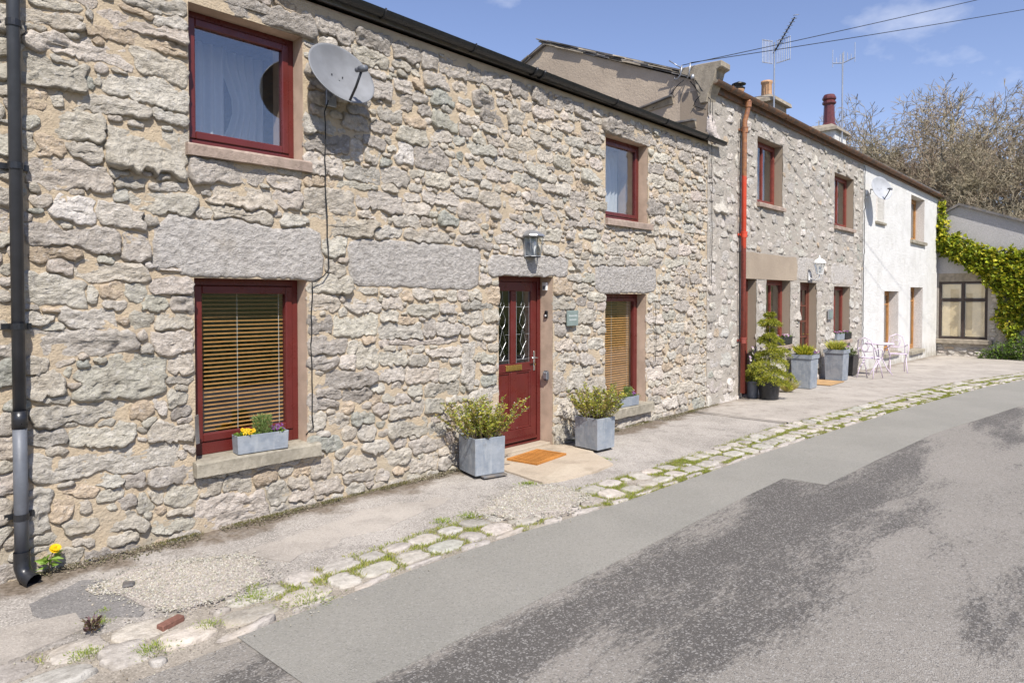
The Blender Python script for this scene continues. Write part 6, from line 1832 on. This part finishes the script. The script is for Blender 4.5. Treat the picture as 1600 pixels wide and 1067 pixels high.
# ------------------------------------------------------------------ pots, planters and furniture by the far houses
AZ = 0.018
def spruce():
    t = thing('potted_spruce', 'small drooping spruce in a black plastic pot beside the red drainpipe', 'potted tree', (12.02, -0.42, AZ))
    x, y = 12.02, -0.42
    MB().lathe([(0, 0), (.155, 0), (.19, .30), (.205, .30), (.205, .345), (.185, .345), (.18, .28), (0, .28)], (x, y, AZ), 24).build('pot', M['black'], t, smooth=False)
    MB().lathe([(0, .30), (.178, .295), (.178, .27), (0, .27)], (x, y, AZ), 20).build('soil', M['soil'], t)
    z0, H = AZ + 0.28, 1.26
    MB().tube([(x, y, z0), (x + .01, y, z0 + H * .5), (x, y, z0 + H)], [0.02, 0.014, 0.004], 7).build('trunk', M['bark'], t)
    P, D, br = [], [], MB()
    lv = [(0.08, .40, 7), (0.19, .47, 8), (0.33, .44, 7), (0.45, .36, 7), (0.60, .24, 5), (0.70, .16, 4), (0.84, .24, 5), (0.95, .08, 4)]
    for (f, L, n) in lv:
        for k in range(n):
            a = 6.283 * k / n + rng.uniform(-.45, .45); l = L * rng.uniform(.45, 0.98); fj = rng.uniform(-.05, .05)
            dirv = Vector((math.cos(a), math.sin(a) , 0))
            pts = [Vector((x, y, z0 + H * min(f + fj, .97))) + dirv * l * u + Vector((0, 0, l * (0.30 * u - 0.62 * u * u))) for u in np.linspace(0, 1, 6)]
            if max(p.y for p in pts) > -0.06: pts = [Vector((p.x, min(p.y, -0.06), p.z)) for p in pts]
            br.tube(pts, [0.007, 0.006, 0.005, 0.004, 0.003, 0.002], 4, cap=False)
            side = dirv.cross(Vector((0, 0, 1)))
            for u in np.linspace(0.2, 1, 8):
                p = pts[0].lerp(pts[-1], u); p.z = pts[min(5, int(u * 5))].z
                for sgn in (-1, 1):
                    tl = l * 0.42 * (1.15 - u) + 0.03
                    for q in np.linspace(0.05, 1, 9):
                        b = p + side * sgn * tl * q + dirv * tl * q * 0.5 - Vector((0, 0, tl * q * q * 0.55))
                        for _ in range(2):
                            P.append(b + Vector(rng.normal(size=3) * 0.012)); D.append(dirv * 0.6 + side * sgn * 0.4 + Vector(rng.normal(size=3) * 0.55) - Vector((0, 0, .25)))
    br.build('branches', M['bark'], t)['kind'] = 'stuff'
    n = len(P)
    P = np.array(P); P[:, 1] = np.minimum(P[:, 1], -0.05)
    leaf_mesh('needles', P, np.array(D), rng.uniform(0.03, 0.055, n), 0.013, tints(n, [(0.28, 0.31, 0.04), (0.40, 0.40, 0.05), (0.18, 0.22, 0.03), (0.50, 0.47, 0.08)]), M['leaf'], t)


spruce()
t = thing('potted_flowers', 'dark plastic pot of lilac flowers half hidden behind the potted spruce', 'potted plant', (11.98, -0.12, AZ))
MB().lathe([(0, 0), (.09, 0), (.11, .26), (.12, .26), (.12, .30), (.10, .30), (.10, .24), (0, .24)], (11.98, -0.14, AZ), 18).build('pot', M['greyplastic'], t)
n = 160; a = rng.uniform(0, 6.28, n)
leaf_mesh('leaves', np.stack([11.98 + rng.normal(size=n) * .05, -.15 + rng.normal(size=n) * .03, rng.uniform(.25, .85, n)], -1), unit(n) + np.array([0, -.3, .5]), .07, .02, tints(n, [(0.1, 0.16, 0.04), (0.16, 0.22, 0.06)]), M['leaf'], t)
MB().tube([(11.98, -.14, .2), (11.98, -.15, .85)], .012, 5).tube([(11.98, -.14, .2), (11.93, -.16, .7)], .01, 5).build('stems', M['stem'], t)
flowers('lilac_flowers', [(11.98 + rng.normal() * .07, -.17 + rng.normal() * .03, rng.uniform(.55, .92)) for _ in range(26)], [(-.3, -1, .6)] * 26, .032, [(.62, .45, .7), (.75, .68, .78)], (.7, .6, .2), t)
t = thing('straw_grass', 'tuft of dry straw coloured grass beside the tall planter', 'grass', (13.15, -0.3, AZ))
n = 420; a = rng.uniform(0, 6.28, n); e = rng.random(n)
leaf_mesh('blades', np.stack([13.15 + np.cos(a) * e * .05, -.32 + np.sin(a) * e * .05, np.full(n, AZ)], -1), np.stack([np.cos(a) * e, np.sin(a) * e, np.full(n, .75)], -1), rng.uniform(.16, .34, n), .008, tints(n, [(0.55, 0.45, 0.20), (0.48, 0.42, 0.18), (0.40, 0.40, 0.14)]), M['leaf'], t)


def tall_planter(c, w, h, ang, label, bright):
    t = thing('tall_planter', label, 'planter', (c[0], c[1], AZ), 'tall zinc planters by the glazed door')
    ca, sa = math.cos(ang), math.sin(ang)
    quad = lambda s, z: [(c[0] + u * s * ca - v * s * sa, c[1] + u * s * sa + v * s * ca, z) for u, v in ((-1, -1), (1, -1), (1, 1), (-1, 1))]
    MB().hexa(quad(w * .43, AZ), quad(w * .48, AZ + h - .07)).build('body', M['zinc'], t, bevel=.004)
    m = MB(); o, i_ = quad(w * .52, AZ + h - .075), quad(w * .52, AZ + h); ii = quad(w * .46, AZ + h); ib = quad(w * .46, AZ + h - .06)
    m.add(o + i_ + ii + ib, [(3, 2, 1, 0)] + [(k, (k + 1) % 4, 4 + (k + 1) % 4, 4 + k) for k in range(4)] + [(4 + k, 4 + (k + 1) % 4, 8 + (k + 1) % 4, 8 + k) for k in range(4)] + [(8 + k, 8 + (k + 1) % 4, 12 + (k + 1) % 4, 12 + k) for k in range(4)])
    m.build('rim', M['zinc'], t)
    MB().hexa(quad(w * .455, AZ + h - .07), quad(w * .455, AZ + h - .03)).build('soil', M['soil'], t)
    n = 520; a = rng.uniform(0, 6.28, n); e = rng.random(n) ** .5
    leaf_mesh('foliage', np.stack([c[0] - .06 + np.cos(a) * e * .12, c[1] + np.sin(a) * e * .12, AZ + h - .03 + rng.uniform(0, .1, n)], -1), np.stack([np.cos(a) * e, np.sin(a) * e, np.full(n, .9)], -1), rng.uniform(.08, .2, n), .016, tints(n, bright), M['leaf'], t)
    n = 120; a = rng.uniform(0, 6.28, n)
    leaf_mesh('dark_leaves', np.stack([c[0] + .10 + rng.normal(size=n) * .06, c[1] - .05 + rng.normal(size=n) * .08, AZ + h + rng.uniform(-.02, .05, n)], -1), unit(n) + np.array([0, -.3, .3]), .05, .03, tints(n, [(.1, .16, .04), (.16, .24, .06)]), M['leaf'], t)
    flowers('flowers', [(c[0] + .10 + rng.normal() * .07, c[1] - .12 + rng.normal() * .06, AZ + h + rng.uniform(.02, .09)) for _ in range(12)], [(-.4, -1, .7)] * 12, .028, [(.2, .08, .4), (.75, .72, .72), (.3, .1, .3)], (.7, .6, .2), t)


tall_planter((14.02, -0.32), 0.41, 0.66, 0.0, 'tall tapered zinc planter with golden foliage next to the straw grass', [(.60, .54, .05), (.50, .48, .06), (.3, .36, .05)])
tall_planter((15.82, -0.36), 0.41, 0.66, 0.0, 'tall tapered zinc planter with pale yellow foliage next to the lilac chairs', [(.62, .58, .14), (.52, .52, .12), (.3, .36, .08)])
tag(box('door_mat', 14.62, 15.50, -0.62, -0.08, AZ, AZ + .016, M['mat2'], bevel=.004), 'plain orange coir mat before the glazed door', 'door mat')
window_box((13.25, -0.0), 0, 0.52, 0.15, 0.15, 0.872, 'black trough of lilac pansies on the sill, nearer the iron drainpipe', 'black', [('lilac', -.5, 1.2), ('lilac', .4, 1.2)])
window_box((13.80, -0.0), 0, 0.48, 0.15, 0.15, 0.872, 'black trough of pale pansies on the sill, nearer the glazed door', 'black', [('lilac', -.4, 1.2), ('lilac', .5, 1.2)])
window_box((17.05, -0.0), 0, 0.52, 0.15, 0.15, 0.812, 'grey trough of purple and white flowers on the sill by the number plate', 'zinc', [('lilac', -.5, 1.2), ('lilac', .4, 1.2), ('purple', 0, 1)])
window_box((17.60, -0.0), 0, 0.48, 0.15, 0.15, 0.812, 'black trough of purple flowers on the sill nearest the white house', 'black', [('lilac', -.4, 1.2), ('purple', .5, 1.2)])
t = thing('dark_planter', 'dark grey square planter tucked behind the lilac chairs', 'planter', (17.0, -0.2, AZ))
MB().hexa([(16.85, -.38, AZ), (17.2, -.38, AZ), (17.2, -.06, AZ), (16.85, -.06, AZ)], [(16.8, -.42, .48), (17.25, -.42, .48), (17.25, -.06, .48), (16.8, -.06, .48)]).build('body', M['black'], t, bevel=.006)
n = 260; leaf_mesh('foliage', np.stack([17.02 + rng.normal(size=n) * .12, -.25 + rng.normal(size=n) * .07, .47 + rng.uniform(0, .12, n)], -1), unit(n) + np.array([0, -.2, .6]), .06, .03, tints(n, [(.08, .09, .05), (.12, .16, .05)]), M['leaf'], t)


def bistro_chair(c, ang, label):
    t = thing('bistro_chair', label, 'chair', (c[0], c[1], AZ), 'lilac bistro chairs')
    R = Matrix.Translation((c[0], c[1], AZ)) @ Matrix.Rotation(ang, 4, 'Z')
    A = lambda *p: tuple(R @ Vector(p))
    mk = lambda nm, ps, r: MB().tube([A(*p) for p in ps], r, 7).build(nm, M['lilac'], t, smooth=True)
    for s in (-1, 1):
        mk('front_leg', [(s * .18, -.2, 0), (s * .17, -.14, .2), (s * .17, .02, .44)], .011)
        mk('rear_leg', [(s * .18, .22, 0), (s * .16, .14, .22), (s * .17, -.16, .44)], .011)
        mk('back_post', [(s * .17, .14, .42), (s * .18, .20, .66), (s * .14, .24, .84), (0, .25, .90)], .011)
        mk('arm_scroll', [(s * .18, .19, .62), (s * .22, .05, .66), (s * .22, -.1, .62), (s * .19, -.14, .45)], .010)
    m = MB()
    m.tube([A(.19 * math.cos(a), .18 * math.sin(a), .445) for a in np.linspace(0, 6.283, 22)], .012, 6)
    for k in range(7): u = -.15 + .05 * k; h = math.sqrt(max(.18 ** 2 - u * u, 0)); m.tube([A(u, -h, .447), A(u, h, .447)], .008, 5)
    m.build('seat', M['lilac'], t)
    m = MB()
    m.tube([A(.07 * math.cos(a), .225, .68 + .08 * math.sin(a)) for a in np.linspace(0, 6.283, 16)], .008, 5).tube([A(-.16, .2, .60), A(0, .21, .58), A(.16, .2, .60)], .009, 5)
    for s in (-1, 1): m.tube([A(s * .05, .215, .60), A(s * .1, .225, .72), A(s * .05, .24, .84)], .008, 5)
    m.build('backrest_scroll', M['lilac'], t)


bistro_chair((16.75, -0.78), 1.35, 'lilac wire bistro chair close to the tall zinc planter')
bistro_chair((18.35, -0.95), -1.2, 'lilac wire bistro chair on the white house side of the table')
t = thing('bistro_table', 'round lilac wire bistro table between two matching chairs', 'table', (17.6, -0.75, AZ))
m = MB().lathe([(0, .70), (.30, .70), (.31, .715), (.30, .73), (0, .73)], (17.6, -.75, AZ), 28); m.build('table_top', M['lilac'], t)
for k in range(3):
    a = .5 + 2.094 * k
    e = lambda rr, z: (17.6 + rr * math.cos(a), -.75 + rr * math.sin(a), AZ + z)
    MB().tube([e(.28, 0), e(.16, .15), e(.05, .38), e(.12, .58), e(.24, .70)], .012, 7).build('leg', M['lilac'], t, smooth=True)
MB().tube([(17.6 + .07 * math.cos(a), -.75 + .07 * math.sin(a), AZ + .38) for a in np.linspace(0, 6.283, 14)], .009, 5).build('leg_ring', M['lilac'], t)


# ------------------------------------------------------------------ bare wood behind the houses
def bare_tree(seed, H, spread, levels=6, name='bare_tree'):
    rg = random.Random(seed)
    trunk, twig, buds = [], [], []

    def grow(p, d, L, r, lev):
        n = 3 if lev > 2 else 2
        q = p; dd = d.copy()
        r1 = r * 0.72
        for i in range(n):
            dd = (dd + Vector((rg.gauss(0, .13 + .03 * lev), rg.gauss(0, .13 + .03 * lev), rg.gauss(0.02, .10 + .02 * lev)))).normalized()
            e = q + dd * L / n
            ra, rb = r + (r1 - r) * i / n, r + (r1 - r) * (i + 1) / n
            (trunk if r > 0.028 else twig).append((q, e, ra, rb))
            if lev < levels and lev > 0 and i < n - 1 and rg.random() < 0.92:
                grow(e, side(dd, rg.uniform(.6, 1.2)), L * rg.uniform(.5, .75), rb * .6, lev + 1)
            q = e
        if lev < levels:
            for k in range(2 if lev > 1 else 3):
                grow(q, side(dd, rg.uniform(.25, .6) if k == 0 else rg.uniform(.35, .8)), L * rg.uniform(.60, .80), r1 * rg.uniform(.62, .85), lev + 1)
        else:
            for k in range(3):
                e = q + side(dd, rg.uniform(.3, .9)) * L * 0.6
                twig.append((q, e, r1, r1 * .6))

    def side(d, a):
        o = d.orthogonal(); o.rotate(Matrix.Rotation(rg.uniform(0, 6.28), 3, d)); 
        v = d * math.cos(a * spread) + o.normalized() * math.sin(a * spread)
        v.z += 0.04
        return v.normalized()

    grow(Vector((0, 0, 0)), Vector((rg.gauss(0, .05), rg.gauss(0, .05), 1)), H * 0.29, H * 0.021, 0)
    return trunk, twig, buds


def segs_mesh(sg, n):
    A = np.array([tuple(s[0]) for s in sg]); B = np.array([tuple(s[1]) for s in sg]); ra = np.array([s[2] for s in sg]); rb = np.array([s[3] for s in sg])
    d = B - A; d /= np.linalg.norm(d, axis=1, keepdims=True) + 1e-9
    ref = np.where(np.abs(d[:, 2:3]) < .9, np.array([[0, 0, 1.]]), np.array([[1., 0, 0]]))
    u = np.cross(d, ref); u /= np.linalg.norm(u, axis=1, keepdims=True); w = np.cross(d, u)
    V = []
    for (P, rr) in ((A, ra), (B, rb)):
        for k in range(n):
            a = 6.283 * k / n
            V.append(P + (u * math.cos(a) + w * math.sin(a)) * rr[:, None])
    V = np.stack(V, 1).reshape(-1, 3)
    b = np.arange(len(sg))[:, None] * 2 * n
    F = np.concatenate([b + np.array([[k, (k + 1) % n, n + (k + 1) % n, n + k]]) for k in range(n)])
    return V, F


protos = []
for (sd, H, sp) in ((3, 13.0, 0.95), (8, 12.0, 1.0), (15, 13.5, 0.85), (29, 11.0, 1.05)):
    tr, tw, bd = bare_tree(sd, H, sp)
    V1, F1 = segs_mesh(tr, 6); V2, F2 = segs_mesh([(a, b, max(c, .013), max(d, .009)) for a, b, c, d in tw], 3)
    protos.append((V1, F1, V2, F2, bd))
spots = [(44, 8.5, 0, 1.0), (46, 3.8, 2, 1.05), (50, 6.5, 1, 1.1), (47, 1.0, 0, 1.12), (52, 3.2, 3, 1.2), (44.5, -1.0, 1, 1.0), (54, 0.6, 2, 1.2), (48, -2.6, 3, 1.15), (56, 9.5, 1, 1.15), (58, 5.0, 0, 1.3), (60, -1.8, 1, 1.3), (43, 5.8, 3, 0.85), (42, 11.5, 1, 0.9), (52, 13.5, 2, 1.0), (64, 2.5, 2, 1.2), (63, 7.5, 3, 1.15), (47, 10.5, 0, 0.95), (55, 16, 0, 1.1), (45, 13.8, 3, 0.8), (46, -5.5, 0, 1.0), (55, -5, 2, 1.15), (41.5, 2.2, 1, 0.8), (41, -2.8, 3, 0.75), (66, 11.5, 0, 1.2), (50, 17.5, 3, 0.9)]
made = {}
descr = ['tall bare tree with upright grey limbs in the wood behind the houses', 'spreading bare tree with fine brown twigs in the wood behind the houses', 'slender bare tree with reaching branches in the wood behind the houses', 'low wide bare tree with tangled twigs in the wood behind the houses']
for (x, y, k, s) in spots:
    z = float(terrain_z(np.array(float(x)), np.array(float(y)))) - 0.15
    if k not in made:
        V1, F1, V2, F2, bd = protos[k]
        t = thing('bare_tree', descr[k], 'tree', (0, 0, 0), 'bare trees in the wood')
        a = obj('trunk', V1, F1, M['bark'], t, origin=(0, 0, 0)); b = obj('crown', V2, F2, M['twig'], t, origin=(0, 0, 0))
        n = len(bd)
        made[k] = (t, [a, b])
    else:
        src, parts = made[k]
        t = src.copy(); COL.objects.link(t)
        for pt in parts:
            c = pt.copy(); COL.objects.link(c); c.parent = t
    s *= 1.03; t.location = (x, y, z); t.scale = (s, s, s * random.uniform(.92, 1.05)); t.rotation_euler = (0, 0, random.uniform(0, 6.28))
# leafy undergrowth on the wooded bank
n = 26000
X = rng.uniform(38, 70, n); Y = rng.uniform(-10, 22, n)
Z = terrain_z(X, Y) + np.abs(rng.normal(size=n)) * 1.3 * (0.6 + 0.5 * vn(X * .3, Y * .3, 2.))
tag(leaf_mesh('undergrowth', np.stack([X, Y, Z], -1), unit(n) + np.array([-.3, -.3, .5]), rng.uniform(.15, .35, n), rng.uniform(.06, .14, n), tints(n, [(0.13, 0.14, 0.03), (0.17, 0.14, 0.07), (0.09, 0.10, 0.03), (0.22, 0.20, 0.07)]), M['leaf']), 'dense brambles and undergrowth on the wooded bank', 'undergrowth', kind='stuff')
# hedge across the road, seen only in the window panes
n = 12000
X = rng.uniform(-14, 26, n); Y = -9.0 + rng.normal(size=n) * .35; Z = -0.3 + rng.random(n) * (1.4 + .3 * vn(X, X * 0, 3.))
tag(leaf_mesh('hedge', np.stack([X, Y, Z], -1), unit(n), rng.uniform(.08, .16, n), .06, tints(n, [(0.06, 0.10, 0.02), (0.10, 0.14, 0.03), (0.05, 0.07, 0.02)]), M['leaf']), 'clipped green hedge along the far side of the road', 'hedge', kind='stuff')
